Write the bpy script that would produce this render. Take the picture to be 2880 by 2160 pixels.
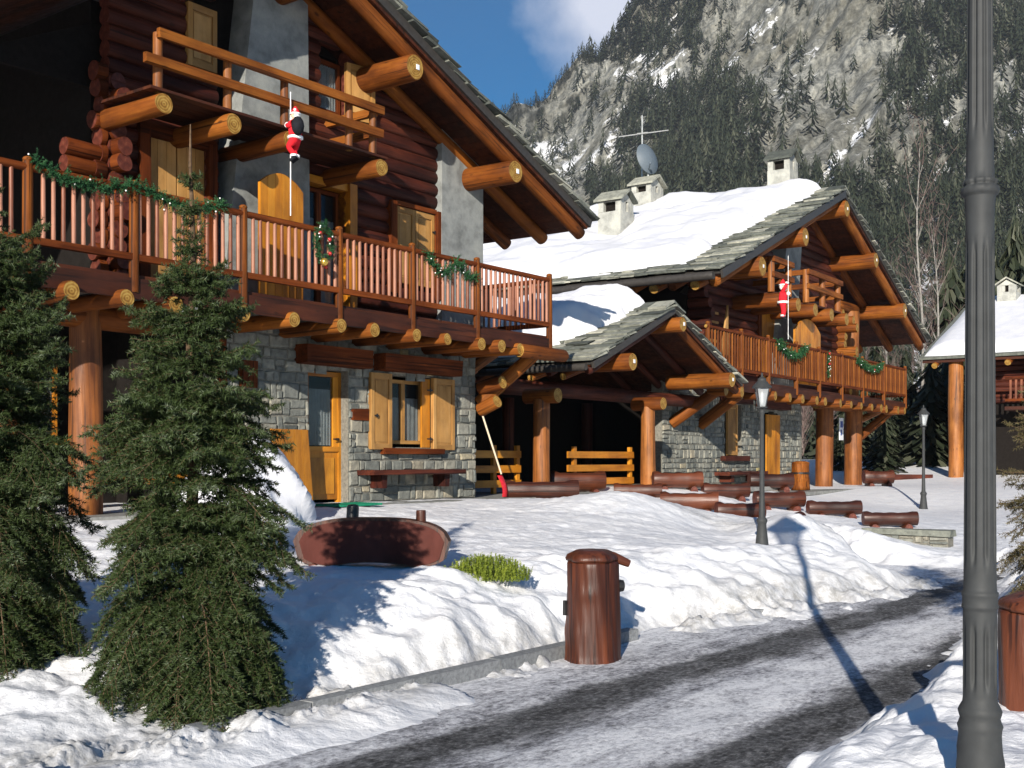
import bpy, math, random
import numpy as np
from mathutils import Vector, Matrix
R=math.radians
random.seed(7); rng=np.random.default_rng(7)
for o in list(bpy.data.objects): bpy.data.objects.remove(o)
sc=bpy.context.scene; C=sc.collection
# ------------------------------------------------------------ camera, sky, sun, exposure
cam=bpy.data.objects.new('camera',bpy.data.cameras.new('camera')); C.objects.link(cam); sc.camera=cam
cam.location=(0,0,1.65); cam.rotation_euler=(R(90),0,0)
cam.data.sensor_width=36; cam.data.lens=36*1150/1024; cam.data.shift_y=75/1024
cam.data.clip_start=.1; cam.data.clip_end=6000
SUN_EL=R(18); SUN_AZ=math.atan2(-.175,-.984)          # direction the sun stands in (from +Y, clockwise)
W=bpy.data.worlds.new('World'); sc.world=W; W.use_nodes=True
nt=W.node_tree; nt.nodes.clear(); N=nt.nodes.new; L=nt.links.new
wo=N('ShaderNodeOutputWorld'); bg=N('ShaderNodeBackground'); bg.inputs[1].default_value=.066
sk=N('ShaderNodeTexSky'); sk.sky_type='NISHITA'; sk.sun_disc=False; sk.sun_elevation=SUN_EL; sk.sun_rotation=SUN_AZ
sk.air_density=1.0; sk.dust_density=.3; sk.ozone_density=3.0; sk.altitude=1300
hs=N('ShaderNodeHueSaturation'); hs.inputs['Saturation'].default_value=1.55; L(sk.outputs[0],hs.inputs['Color'])
tc=N('ShaderNodeTexCoord'); dist=N('ShaderNodeVectorMath'); dist.operation='DISTANCE'; nrm=N('ShaderNodeVectorMath'); nrm.operation='NORMALIZE'
cd=Vector((.095,1,.41)).normalized(); L(tc.outputs['Generated'],nrm.inputs[0]); L(nrm.outputs[0],dist.inputs[0]); dist.inputs[1].default_value=cd
mr=N('ShaderNodeMapRange'); mr.inputs[1].default_value=.105; mr.inputs[2].default_value=.015; L(dist.outputs['Value'],mr.inputs[0])
nz=N('ShaderNodeTexNoise'); nz.inputs['Scale'].default_value=11; nz.inputs['Detail'].default_value=8; nz.inputs['Roughness'].default_value=.6
L(nrm.outputs[0],nz.inputs['Vector'])
ad=N('ShaderNodeMath'); ad.operation='ADD'; L(mr.outputs[0],ad.inputs[0]); L(nz.outputs[0],ad.inputs[1])
m2=N('ShaderNodeMapRange'); m2.inputs[1].default_value=.72; m2.inputs[2].default_value=1.35; m2.inputs[4].default_value=.8; L(ad.outputs[0],m2.inputs[0])
mx=N('ShaderNodeMix'); mx.data_type='RGBA'; L(m2.outputs[0],mx.inputs[0]); L(hs.outputs[0],mx.inputs[6]); mx.inputs[7].default_value=(10.5,10.7,12.,1)
L(mx.outputs[2],bg.inputs[0]); L(bg.outputs[0],wo.inputs[0])
sl=bpy.data.lights.new('sun','SUN'); sl.energy=5.0; sl.angle=R(.5); sl.color=(1,.93,.82)
so=bpy.data.objects.new('sun',sl); C.objects.link(so)
so.rotation_euler=Vector((.175*math.cos(SUN_EL),.984*math.cos(SUN_EL),-math.sin(SUN_EL))).to_track_quat('-Z','Y').to_euler()
vs=sc.view_settings; vs.view_transform='Standard'; vs.look='None'; vs.exposure=.55; vs.gamma=1; vs.use_curve_mapping=False
sc.cycles.max_bounces=6; sc.cycles.use_denoising=True
# ------------------------------------------------------------ noise
def _h(ix,iy,seed):
    n=(ix.astype(np.int64)*374761393+iy.astype(np.int64)*668265263+seed*144665)&0x7fffffff
    n=((n^(n>>13))*1274126177)&0x7fffffff
    return ((n^(n>>16))&0xffff)/65535.
def vnoise(x,y,seed=0):
    ix=np.floor(x).astype(int); iy=np.floor(y).astype(int); fx=x-ix; fy=y-iy
    fx=fx*fx*fx*(fx*(fx*6-15)+10); fy=fy*fy*fy*(fy*(fy*6-15)+10)
    a=_h(ix,iy,seed);b=_h(ix+1,iy,seed);c=_h(ix,iy+1,seed);d=_h(ix+1,iy+1,seed)
    return (a+(b-a)*fx)*(1-fy)+(c+(d-c)*fx)*fy
def fbm(x,y,seed=0,oc=4,g=.5):
    s=0;a=1;t=0
    for i in range(oc):
        s=s+a*(vnoise(x,y,seed+i*17)*2-1); t+=a; a*=g; x=x*2.03+5.1; y=y*2.03+1.7
    return s/t
def ss(x,a,b):
    t=np.clip((np.asarray(x,float)-a)/(b-a),0,1); return t*t*(3-2*t)
# ------------------------------------------------------------ materials
def newmat(name,rough=.7,spec=.3):
    m=bpy.data.materials.new(name); m.use_nodes=True; t=m.node_tree; b=t.nodes['Principled BSDF']
    b.inputs['Roughness'].default_value=rough; b.inputs['Specular IOR Level'].default_value=spec
    return m,t,b
def attr(t,n):
    a=t.nodes.new('ShaderNodeAttribute'); a.attribute_name=n; return a
def ramp(t,fac,cols):
    r=t.nodes.new('ShaderNodeValToRGB'); e=r.color_ramp.elements
    while len(e)<len(cols): e.new(.5)
    for i,(p,c) in enumerate(cols): e[i].position=p; e[i].color=(*c,1)
    t.links.new(fac,r.inputs[0]); return r.outputs[0]
def noise(t,vec,scale,detail=5,rough=.55,sc3=None):
    n=t.nodes.new('ShaderNodeTexNoise'); n.inputs['Scale'].default_value=scale; n.inputs['Detail'].default_value=detail; n.inputs['Roughness'].default_value=rough
    if sc3:
        mp=t.nodes.new('ShaderNodeMapping'); mp.inputs['Scale'].default_value=sc3; t.links.new(vec,mp.inputs[0]); vec=mp.outputs[0]
    t.links.new(vec,n.inputs['Vector']); return n.outputs[0]
def math2(t,op,a,b):
    m=t.nodes.new('ShaderNodeMath'); m.operation=op
    for i,v in enumerate((a,b)):
        if isinstance(v,(int,float)): m.inputs[i].default_value=v
        else: t.links.new(v,m.inputs[i])
    return m.outputs[0]
def mixc(t,fac,a,b,mode='MIX'):
    m=t.nodes.new('ShaderNodeMix'); m.data_type='RGBA'; m.blend_type=mode
    for i,v in ((0,fac),(6,a),(7,b)):
        if isinstance(v,(int,float)): m.inputs[i].default_value=v
        elif isinstance(v,tuple): m.inputs[i].default_value=(*v,1)
        else: t.links.new(v,m.inputs[i])
    return m.outputs[2]
def bump(t,b,h,strength=.5,dist=.02):
    n=t.nodes.new('ShaderNodeBump'); n.inputs['Strength'].default_value=strength; n.inputs['Distance'].default_value=dist
    t.links.new(h,n.inputs['Height']); t.links.new(n.outputs[0],b.inputs['Normal'])
def wood(name,dark,mid,light,rough=.5,spec=.4,fine=16,bs=.35,knots=True):
    m,t,b=newmat(name,rough,spec); g=attr(t,'gc').outputs['Vector']; ti=attr(t,'tint').outputs['Fac']
    n=noise(t,g,1,6,.6,(1.1,fine,fine)); n2=noise(t,g,1,3,.5,(.8,2.5,2.5))
    f=math2(t,'ADD',math2(t,'MULTIPLY',n,.6),math2(t,'MULTIPLY',n2,.4)); f=math2(t,'ADD',f,math2(t,'MULTIPLY',math2(t,'SUBTRACT',ti,.5),.22))
    c=ramp(t,f,[(.3,dark),(.5,mid),(.68,light)])
    if knots:
        v=t.nodes.new('ShaderNodeTexVoronoi'); v.inputs['Scale'].default_value=1; mp=t.nodes.new('ShaderNodeMapping'); mp.inputs['Scale'].default_value=(2.2,5,5)
        t.links.new(g,mp.inputs[0]); t.links.new(mp.outputs[0],v.inputs['Vector'])
        k=ramp(t,v.outputs['Distance'],[(.06,(1,1,1)),(.14,(0,0,0))]); c=mixc(t,math2(t,'MULTIPLY',k,.7),c,tuple(x*.35 for x in dark))
    big=noise(t,g,1,5,.65,(.9,1.6,1.6)); c=mixc(t,.85,c,ramp(t,big,[(.32,(.42,.38,.36)),(.52,(.90,.90,.90)),(.70,(1.22,1.22,1.22))]),'MULTIPLY')
    if knots:
        cr=noise(t,g,1,3,.5,(.55,fine*1.6,fine*1.6)); c=mixc(t,math2(t,'MULTIPLY',ramp(t,cr,[(.58,(0,0,0)),(.66,(1,1,1))]),.8),c,tuple(x*.3 for x in dark))
    t.links.new(c,b.inputs['Base Color']); t.links.new(ramp(t,n,[(.3,(rough+.18,)*3),(.7,(rough,)*3)]),b.inputs['Roughness']); bump(t,b,n,bs*1.4,.02); return m
M={}
M['log']=wood('varnished log',(.075,.019,.003),(.18,.050,.007),(.28,.092,.013),.58,.18)
M['rail']=wood('stained rail wood',(.055,.012,.003),(.12,.026,.005),(.20,.050,.010),.6,.13)
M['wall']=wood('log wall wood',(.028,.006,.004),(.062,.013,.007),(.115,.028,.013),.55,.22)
M['soffit']=wood('soffit boards',(.024,.006,.002),(.052,.012,.004),(.085,.022,.006),.6,.3,8)
M['pale']=wood('pale shutter wood',(.30,.145,.035),(.40,.205,.058),(.48,.265,.09),.5,.35,10,.15,False)
M['orange']=wood('orange board wood',(.34,.11,.006),(.50,.185,.010),(.60,.25,.02),.4,.45,10,.15,False)
M['bench']=wood('dark red log',(.026,.007,.004),(.066,.016,.006),(.13,.036,.014),.36,.45)
M['board']=wood('flat brown board',(.085,.024,.018),(.098,.028,.021),(.115,.034,.026),.7,.2,4,.05,False)
M['post']=wood('light log post',(.12,.034,.007),(.25,.080,.014),(.36,.135,.030),.5,.4)
M['balu']=wood('baluster wood',(.15,.042,.018),(.27,.09,.042),(.42,.20,.13),.45,.45)
m,t,b=newmat('end grain',.6,.2); g=attr(t,'gc').outputs['Vector']; sx=t.nodes.new('ShaderNodeVectorMath'); sx.operation='LENGTH'; t.links.new(g,sx.inputs[0])
r_=math2(t,'SINE',math2(t,'ADD',math2(t,'MULTIPLY',sx.outputs['Value'],170),math2(t,'MULTIPLY',noise(t,g,6,3),9)),0)
f=math2(t,'ADD',math2(t,'MULTIPLY',r_,.12),noise(t,g,9,5))
t.links.new(ramp(t,f,[(.3,(.14,.06,.012)),(.5,(.28,.15,.03)),(.7,(.38,.24,.065))]),b.inputs['Base Color']); bump(t,b,f,.4,.01); M['end']=m
m,t,b=newmat('dark end grain',.5,.3); g=attr(t,'gc').outputs['Vector']
t.links.new(ramp(t,noise(t,g,12,5),[(.35,(.05,.012,.008)),(.6,(.12,.03,.018)),(.75,(.22,.1,.06))]),b.inputs['Base Color']); M['dend']=m
def stonemat(name,cols,sc_=9,bs=.6):
    m,t,b=newmat(name,.85,.2); co=t.nodes.new('ShaderNodeTexCoord').outputs['Object']; ti=attr(t,'tint').outputs['Fac']
    c=ramp(t,ti,cols); t.nodes[-1].color_ramp.interpolation='LINEAR'
    n=noise(t,co,sc_,8,.65); c=mixc(t,.75,c,ramp(t,n,[(.3,(.42,.42,.42)),(.52,(.95,.95,.95)),(.72,(1.35,1.33,1.25))]),'MULTIPLY')
    t.links.new(c,b.inputs['Base Color']); bump(t,b,noise(t,co,sc_*2.2,8,.7),bs,.03); return m
M['stone']=stonemat('rubble stone',[(0,(.10,.108,.10)),(.35,(.18,.187,.17)),(.65,(.265,.262,.225)),(.88,(.33,.295,.225)),(1,(.37,.31,.15))])
M['mortar']=stonemat('mortar',[(0,(.20,.19,.16)),(1,(.22,.21,.18))],20)
M['slate']=stonemat('roof slate',[(0,(.07,.078,.07)),(.5,(.17,.18,.155)),(.85,(.32,.32,.27)),(1,(.44,.43,.36))],7)
M['plaster']=stonemat('grey plaster',[(0,(.22,.23,.225)),(1,(.26,.27,.26))],3.5,.25)
M['chim']=stonemat('chimney render',[(0,(.36,.36,.33)),(1,(.42,.42,.38))],4,.5)
M['kerb']=stonemat('granite kerb',[(0,(.20,.21,.22)),(1,(.30,.31,.32))],30,.3)
M['pave']=stonemat('terrace slabs',[(0,(.22,.22,.21)),(1,(.30,.30,.28))],6,.4)
def plain(name,col,rough=.6,spec=.4,metal=0,var=.25,s=14):
    m,t,b=newmat(name,rough,spec); co=t.nodes.new('ShaderNodeTexCoord').outputs['Object']
    n=noise(t,co,s,5); t.links.new(ramp(t,n,[(.3,tuple(c*(1-var) for c in col)),(.7,tuple(min(1,c*(1+var)) for c in col))]),b.inputs['Base Color'])
    b.inputs['Metallic'].default_value=metal; bump(t,b,n,.12,.01); return m
M['iron']=plain('dark grey painted iron',(.040,.042,.043),.6,.22,0,.12)
M['black']=plain('black metal',(.012,.012,.013),.4,.5)
M['dish']=plain('grey dish paint',(.10,.125,.15),.5,.4,0,.05)
M['alu']=plain('aluminium',(.5,.5,.48),.4,.5,.6)
M['white']=plain('white plush',(.8,.8,.8),.95,.1)
M['red']=plain('red cloth',(.62,.02,.03),.9,.1)
M['redp']=plain('red plastic',(.55,.02,.03),.35,.5)
M['skin']=plain('doll face',(.7,.42,.3),.7,.3,0,.05)
M['blackc']=plain('black cloth',(.015,.016,.02),.9,.1)
M['shaft']=plain('pale wood shaft',(.6,.5,.36),.6,.3,0,.1)
M['gutter']=plain('dark gutter',(.045,.040,.036),.5,.4,.1)
M['curtain']=plain('lace curtain',(.55,.62,.62),.9,.1,0,.15,6)
M['signw']=plain('white sign',(.75,.77,.8),.5,.4,0,.03)
M['signb']=plain('blue print',(.05,.1,.3),.5,.4,0,.03)
M['room_shade']=plain('painted interior shade',(.012,.01,.009),.9,.1)  # near-black colour paints the shade of recesses and rooms onto walls
M['lampglass']=plain('frosted lamp glass',(.42,.45,.46),.25,.5,0,.05)
M['bulb']=plain('unlit white bulb',(.85,.85,.82),.3,.5,0,.02)
M['ornr']=plain('red bauble',(.5,.03,.03),.2,.6,.3); M['orng']=plain('gold bauble',(.75,.5,.1),.25,.6,.8)
M['mound']=plain('brown soil and needles',(.10,.06,.03),.95,.1,0,.5,30)
m,t,b=newmat('window glass',.06,.6); b.inputs['Base Color'].default_value=(.02,.025,.03,1); b.inputs['Alpha'].default_value=.35; M['glass']=m
# snow
def snowmat(name,dirty):
    m,t,b=newmat(name,.55,.25); co=t.nodes.new('ShaderNodeTexCoord').outputs['Object']
    n1=noise(t,co,2.2,9,.62); n2=noise(t,co,16,8,.7)
    h=math2(t,'ADD',math2(t,'MULTIPLY',n1,1.0),math2(t,'MULTIPLY',n2,.20))
    c=ramp(t,n1,[(.3,(.74,.75,.79)),(.6,(.84,.84,.855))] if dirty else [(.3,(.60,.61,.67)),(.6,(.71,.71,.735))])
    if dirty:
        d=noise(t,co,1.1,10,.72); k=ramp(t,d,[(.60,(0,0,0)),(.80,(1,1,1))]); da=attr(t,'dirt').outputs['Fac']
        k=math2(t,'MINIMUM',math2(t,'ADD',math2(t,'MULTIPLY',k,.35),math2(t,'MULTIPLY',da,ramp(t,noise(t,co,7,9,.75),[(.35,(.15,.15,.15)),(.62,(1,1,1))]))),1)
        c=mixc(t,k,c,(.30,.29,.27))
    t.links.new(c,b.inputs['Base Color']); bump(t,b,h,.55 if dirty else .3,.10 if dirty else .05)
    b.inputs['Subsurface Weight'].default_value=0
    return m
M['snow']=snowmat('snow',False); M['gsnow']=snowmat('ground snow',True)
# foliage
def foliage(name,c0,c1,c2,rough=.6):
    m,t,b=newmat(name,rough,.25); ti=attr(t,'tint').outputs['Fac']
    t.links.new(ramp(t,ti,[(0,c0),(.6,c1),(1,c2)]),b.inputs['Base Color']); return m
M['spruce']=foliage('spruce needles',(.007,.014,.004),(.038,.060,.015),(.17,.20,.14))  # tip tints hold frost and painted sunlight over dark inner needles
M['garl']=foliage('garland needles',(.010,.045,.018),(.02,.085,.03),(.05,.14,.05))
M['bush']=foliage('yellow green bush',(.06,.09,.01),(.16,.21,.02),(.30,.34,.05))
M['fir']=foliage('far conifer',(.014,.020,.011),(.032,.040,.022),(.085,.09,.06))
M['brush']=foliage('bare birch twigs',(.07,.045,.04),(.13,.09,.08),(.2,.16,.14))
M['bark']=plain('spruce bark',(.10,.065,.04),.9,.1,0,.4,40)
M['spruceb']=foliage('browning spruce needles',(.03,.028,.010),(.09,.075,.03),(.19,.16,.09))
M['birch']=plain('birch bark',(.24,.225,.205),.8,.2,0,.3,9)
# mountain
m,t,b=newmat('mountain rock and snow',.9,.1); ge=t.nodes.new('ShaderNodeNewGeometry'); co=t.nodes.new('ShaderNodeTexCoord').outputs['Object']
st=noise(t,co,1,11,.7,(.16,.08,.018)); st2=noise(t,co,.012,8,.6); fine=noise(t,co,.30,10,.78)
f=math2(t,'ADD',math2(t,'MULTIPLY',st,.5),math2(t,'MULTIPLY',fine,.5))
rock=ramp(t,f,[(.42,(.06,.063,.06)),(.475,(.15,.153,.142)),(.53,(.255,.255,.232)),(.61,(.42,.415,.37))])
moss=ramp(t,st2,[(.42,(0,0,0)),(.6,(1,1,1))]); rock=mixc(t,math2(t,'MULTIPLY',moss,.45),rock,(.085,.075,.045))
sn=t.nodes.new('ShaderNodeSeparateXYZ'); t.links.new(ge.outputs['Normal'],sn.inputs[0])
k=math2(t,'ADD',math2(t,'ADD',math2(t,'MULTIPLY',sn.outputs['Z'],.45),attr(t,'gul').outputs['Fac']),math2(t,'MULTIPLY',math2(t,'SUBTRACT',noise(t,co,.22,9,.8),.5),1.9))
k=ramp(t,k,[(.56,(0,0,0)),(.66,(1,1,1))])
t.links.new(mixc(t,k,rock,(.78,.79,.82)),b.inputs['Base Color']); bump(t,b,f,.6,2.5); M['mount']=m
# road
m,t,b=newmat('slushy asphalt',.8,.12); uv=t.nodes.new('ShaderNodeUVMap').outputs[0]; sp=t.nodes.new('ShaderNodeSeparateXYZ'); t.links.new(uv,sp.inputs[0]); w=sp.outputs[0]; tt=sp.outputs[1]
wn=math2(t,'ADD',w,math2(t,'MULTIPLY',math2(t,'SUBTRACT',noise(t,uv,1,4,.6,(1,.45,1)),.5),.75))
wn=math2(t,'ADD',wn,math2(t,'MULTIPLY',math2(t,'SUBTRACT',noise(t,uv,1,7,.75,(9,4,1)),.5),.30))
def band(c0,hw):
    a=math2(t,'ABSOLUTE',math2(t,'SUBTRACT',wn,c0),0); mrn=t.nodes.new('ShaderNodeMapRange'); mrn.interpolation_type='SMOOTHSTEP'
    t.links.new(a,mrn.inputs[0]); mrn.inputs[1].default_value=hw+.16; mrn.inputs[2].default_value=hw-.04; return mrn.outputs[0]
tr=math2(t,'MAXIMUM',band(-4.25,.20),band(-2.80,.20))
str_=noise(t,uv,1,9,.72,(5.5,2.0,1)); fine=noise(t,uv,1,9,.75,(26,16,1))
sl_=math2(t,'ADD',math2(t,'MULTIPLY',str_,.45),math2(t,'MULTIPLY',fine,.55))
mid=t.nodes.new('ShaderNodeMapRange'); mid.interpolation_type='SMOOTHSTEP'; t.links.new(wn,mid.inputs[0]); mid.inputs[1].default_value=-4.7; mid.inputs[2].default_value=-5.5
sl2=math2(t,'ADD',sl_,math2(t,'ADD',math2(t,'MULTIPLY',mid.outputs[0],.08),math2(t,'MULTIPLY',band(-3.45,.22),.06)))
slush=ramp(t,sl2,[(.38,(.10,.10,.105)),(.45,(.26,.26,.28)),(.51,(.52,.52,.55)),(.60,(.86,.86,.88))])
asph=ramp(t,fine,[(.36,(.014,.014,.015)),(.50,(.040,.040,.040)),(.64,(.17,.17,.17))])
kk=math2(t,'MULTIPLY',tr,ramp(t,str_,[(.3,(1,1,1)),(.70,(.75,.75,.75))]))
t.links.new(mixc(t,kk,slush,asph),b.inputs['Base Color']); hh=math2(t,'ADD',sl_,math2(t,'MULTIPLY',tr,-.25)); bump(t,b,hh,.8,.05); M['road']=m
# ------------------------------------------------------------ mesh builder
class MB:
    def __init__(s): s.v=[];s.f=[];s.g=[];s.t=[];s.m=[]
    def add(s,vs_,fs,gc=None,tint=None,mi=0):
        o=len(s.v); s.v+= [tuple(p) for p in vs_]; s.g+=[tuple(p) for p in (gc if gc is not None else vs_)]
        for i,f in enumerate(fs):
            s.f.append([o+k for k in f]); s.m.append(mi if isinstance(mi,int) else mi[i])
            s.t.append(tint if tint is not None else random.random())
    def box(s,a,b_,tint=None,mi=0,jit=0,xf=None):
        x0,y0,z0=a;x1,y1,z1=b_
        P=[Vector(p) for p in ((x0,y0,z0),(x1,y0,z0),(x1,y1,z0),(x0,y1,z0),(x0,y0,z1),(x1,y0,z1),(x1,y1,z1),(x0,y1,z1))]
        d=[abs(x1-x0),abs(y1-y0),abs(z1-z0)]; k=d.index(max(d)); o=Vector((random.random()*9,random.random()*9,random.random()*9))
        G=[Vector((p[k],p[(k+1)%3],p[(k+2)%3]))+o for p in P]
        if jit: P=[p+Vector([random.uniform(-jit,jit) for _ in range(3)]) for p in P]
        if xf: P=[xf@p for p in P]
        if tint is None: tint=random.random()
        s.add(P,[(0,3,2,1),(4,5,6,7),(0,1,5,4),(1,2,6,5),(2,3,7,6),(3,0,4,7)],G,tint,mi)
    def tube(s,p0,p1,r0,r1=None,seg=12,n=None,wob=.03,em=1,tint=None,caps=(1,1),bev=.06,mi=0,pts=None):
        r1=r0 if r1 is None else r1
        p0=Vector(p0);p1=Vector(p1);ax=(p1-p0);Ln=ax.length;ax.normalize()
        up=Vector((0,0,1)) if abs(ax.z)<.9 else Vector((1,0,0)); a=ax.cross(up).normalized(); b=ax.cross(a)
        n=n or max(2,int(Ln/.35)); o=random.random()*20; tint=random.random() if tint is None else tint
        ph=[random.random()*6.28 for _ in range(4)]
        V=[];G=[];ts=[i/n for i in range(n+1)]
        if bev and Ln>.15:
            e=min(.02,Ln*.1)/Ln; ts=[0,e]+ts[1:-1]+[1-e,1]
        for j,tq in enumerate(ts):
            r=r0+(r1-r0)*tq
            if bev and Ln>.15 and j in(0,len(ts)-1): r*=1-bev
            c=p0+ax*Ln*tq+(a*math.sin(tq*Ln*1.3+ph[0])+b*math.sin(tq*Ln*1.1+ph[1]))*r*wob*.7
            for i in range(seg):
                q=6.28318*i/seg; rr=r*(1+wob*(math.sin(2*q+ph[2]+tq*3)+.7*math.sin(3*q+ph[3]-tq*Ln*2)))
                V.append(c+(a*math.cos(q)+b*math.sin(q))*rr); G.append((tq*Ln+o,math.cos(q)*r0+o,math.sin(q)*r0))
        F=[];m_=len(ts)
        for j in range(m_-1):
            for i in range(seg):
                k=(i+1)%seg; F.append((j*seg+i,j*seg+k,(j+1)*seg+k,(j+1)*seg+i))
        s.add(V,F,G,tint,mi)
        for ci,(base,cen,flip) in enumerate(((0,p0,1),((m_-1)*seg,p1,0))):
            if not caps[ci]: continue
            ring=V[base:base+seg]; cc=sum(ring,Vector())/seg; vs_=[cc]+ring
            g=[(0,0,0)]+[((p-cc).dot(a),(p-cc).dot(b),0) for p in ring]
            fs=[(0,1+(i+1)%seg,1+i) if not flip else (0,1+i,1+(i+1)%seg) for i in range(seg)]
            s.add(vs_,fs,[(x+0.0,y,0.0) for x,y,z in g],tint,em)
    def lathe(s,prof,c=(0,0,0),seg=20,mi=0,tint=None,fl=None):
        c=Vector(c);V=[]; tint=random.random() if tint is None else tint
        for r,z in prof:
            for i in range(seg):
                q=6.28318*i/seg; rr=r*(fl(q,z) if fl else 1); V.append(c+Vector((rr*math.cos(q),rr*math.sin(q),z)))
        F=[(j*seg+i,j*seg+(i+1)%seg,(j+1)*seg+(i+1)%seg,(j+1)*seg+i) for j in range(len(prof)-1) for i in range(seg)]
        G=[(p.z,p.x,p.y) for p in V]
        if prof[0][0]>1e-4: F.append(tuple(range(seg))[::-1])
        if prof[-1][0]>1e-4: F.append(tuple((len(prof)-1)*seg+i for i in range(seg)))
        s.add(V,F,G,tint,mi)
    def prism(s,poly,y0,y1,mi=0,tint=None):    # poly in (x,z)
        n=len(poly);V=[(x,y0,z) for x,z in poly]+[(x,y1,z) for x,z in poly]
        F=[tuple(range(n)),tuple(range(2*n-1,n-1,-1))]+[(i+n,(i+1)%n+n,(i+1)%n,i) for i in range(n)]
        s.add(V,F,[(v[2],v[0],v[1]) for v in V],tint if tint is not None else random.random(),mi)
    def ball(s,c,r,sx=(1,1,1),seg=10,mi=0,tint=None):
        pr=[(max(1e-5,math.sin(math.pi*j/6)),-math.cos(math.pi*j/6)) for j in range(7)]
        V=[];c=Vector(c); tint=random.random() if tint is None else tint
        for rr,z in pr:
            for i in range(seg):
                q=6.28318*i/seg; V.append(c+Vector((rr*math.cos(q)*r*sx[0],rr*math.sin(q)*r*sx[1],z*r*sx[2])))
        s.add(V,[(j*seg+i,j*seg+(i+1)%seg,(j+1)*seg+(i+1)%seg,(j+1)*seg+i) for j in range(6) for i in range(seg)],None,tint,mi)
    def mesh(s,name,mats,smooth=False):
        me=bpy.data.meshes.new(name); me.from_pydata(s.v,[],s.f)
        for k in mats: me.materials.append(M[k])
        me.polygons.foreach_set('material_index',s.m)
        g=me.attributes.new('gc','FLOAT_VECTOR','POINT'); g.data.foreach_set('vector',np.array(s.g,'f').ravel())
        a=me.attributes.new('tint','FLOAT','FACE'); a.data.foreach_set('value',np.array(s.t,'f'))
        if smooth: me.polygons.foreach_set('use_smooth',[m_==0 or smooth=='all' for m_ in s.m])
        me.update(); return me
    def build(s,name,mats,parent=None,smooth=False,loc=None,rz=None):
        mats=[mats] if isinstance(mats,str) else mats
        o=bpy.data.objects.new(name,s.mesh(name,mats,smooth)); C.objects.link(o)
        if parent: o.parent=parent
        if loc: o.location=loc
        if rz: o.rotation_euler=(0,0,rz)
        return o
def fastmesh(name,V,F,mats,tint=None,mi=None,smooth=False,uv=None,extra=None):
    me=bpy.data.meshes.new(name); V=np.asarray(V,'f'); F=np.asarray(F,'i'); k=F.shape[1]
    me.vertices.add(len(V)); me.vertices.foreach_set('co',V.ravel()); me.loops.add(F.size); me.loops.foreach_set('vertex_index',F.ravel())
    me.polygons.add(len(F)); me.polygons.foreach_set('loop_start',np.arange(0,F.size,k,dtype='i')); me.polygons.foreach_set('loop_total',np.full(len(F),k,'i'))
    for q in mats: me.materials.append(M[q])
    if mi is not None: me.polygons.foreach_set('material_index',np.asarray(mi,'i'))
    if tint is not None:
        a=me.attributes.new('tint','FLOAT','FACE'); a.data.foreach_set('value',np.asarray(tint,'f'))
    if extra:
        for n_,dat in extra.items():
            a=me.attributes.new(n_,'FLOAT','POINT'); a.data.foreach_set('value',np.asarray(dat,'f'))
    if smooth: me.polygons.foreach_set('use_smooth',np.ones(len(F),bool))
    if uv is not None:
        l=me.uv_layers.new(name='UVMap'); l.data.foreach_set('uv',np.asarray(uv,'f')[F.ravel()].ravel())
    me.update(calc_edges=True); return me
def link(name,me,parent=None,loc=None,rz=None):
    o=bpy.data.objects.new(name,me); C.objects.link(o)
    if parent: o.parent=parent
    if loc: o.location=loc
    if rz is not None: o.rotation_euler=(0,0,rz)
    return o
def tag(o,label,cat,group=None):
    o['label']=label; o['category']=cat
    if group: o['group']=group
    return o
def thing(name,label,cat,loc=(0,0,0),rz=0,group=None):
    o=bpy.data.objects.new(name,None); C.objects.link(o); o.location=loc; o.rotation_euler=(0,0,rz); o.empty_display_size=.2
    return tag(o,label,cat,group)
def grid(nx,ny):
    i,j=np.meshgrid(np.arange(nx-1),np.arange(ny-1)); a=(j*nx+i).ravel(); return np.stack([a,a+1,a+nx+1,a+nx],1)
class Frame:                       # x along the facade (to the right), y into the building, z up
    def __init__(s,ox,oy,z,ux,uy,k=1):
        l=math.hypot(ux,uy); s.k=k; s.u=(ux/l,uy/l); s.o=(ox,oy,z); s.rz=math.atan2(uy,ux)
    def __call__(s,x,y,z): 
        u=s.u; x*=s.k; y*=s.k; z*=s.k; return (s.o[0]+x*u[0]-y*u[1],s.o[1]+x*u[1]+y*u[0],s.o[2]+z)
F1=Frame(-.684,21.264,.95,860,1150); F2=Frame(9.668*1.12,34*1.12,1.65-.85*1.12,800,1150,1.12); FP=Frame(.605,24,.95,860,1150)
UW=(.5989,.8008)
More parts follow.
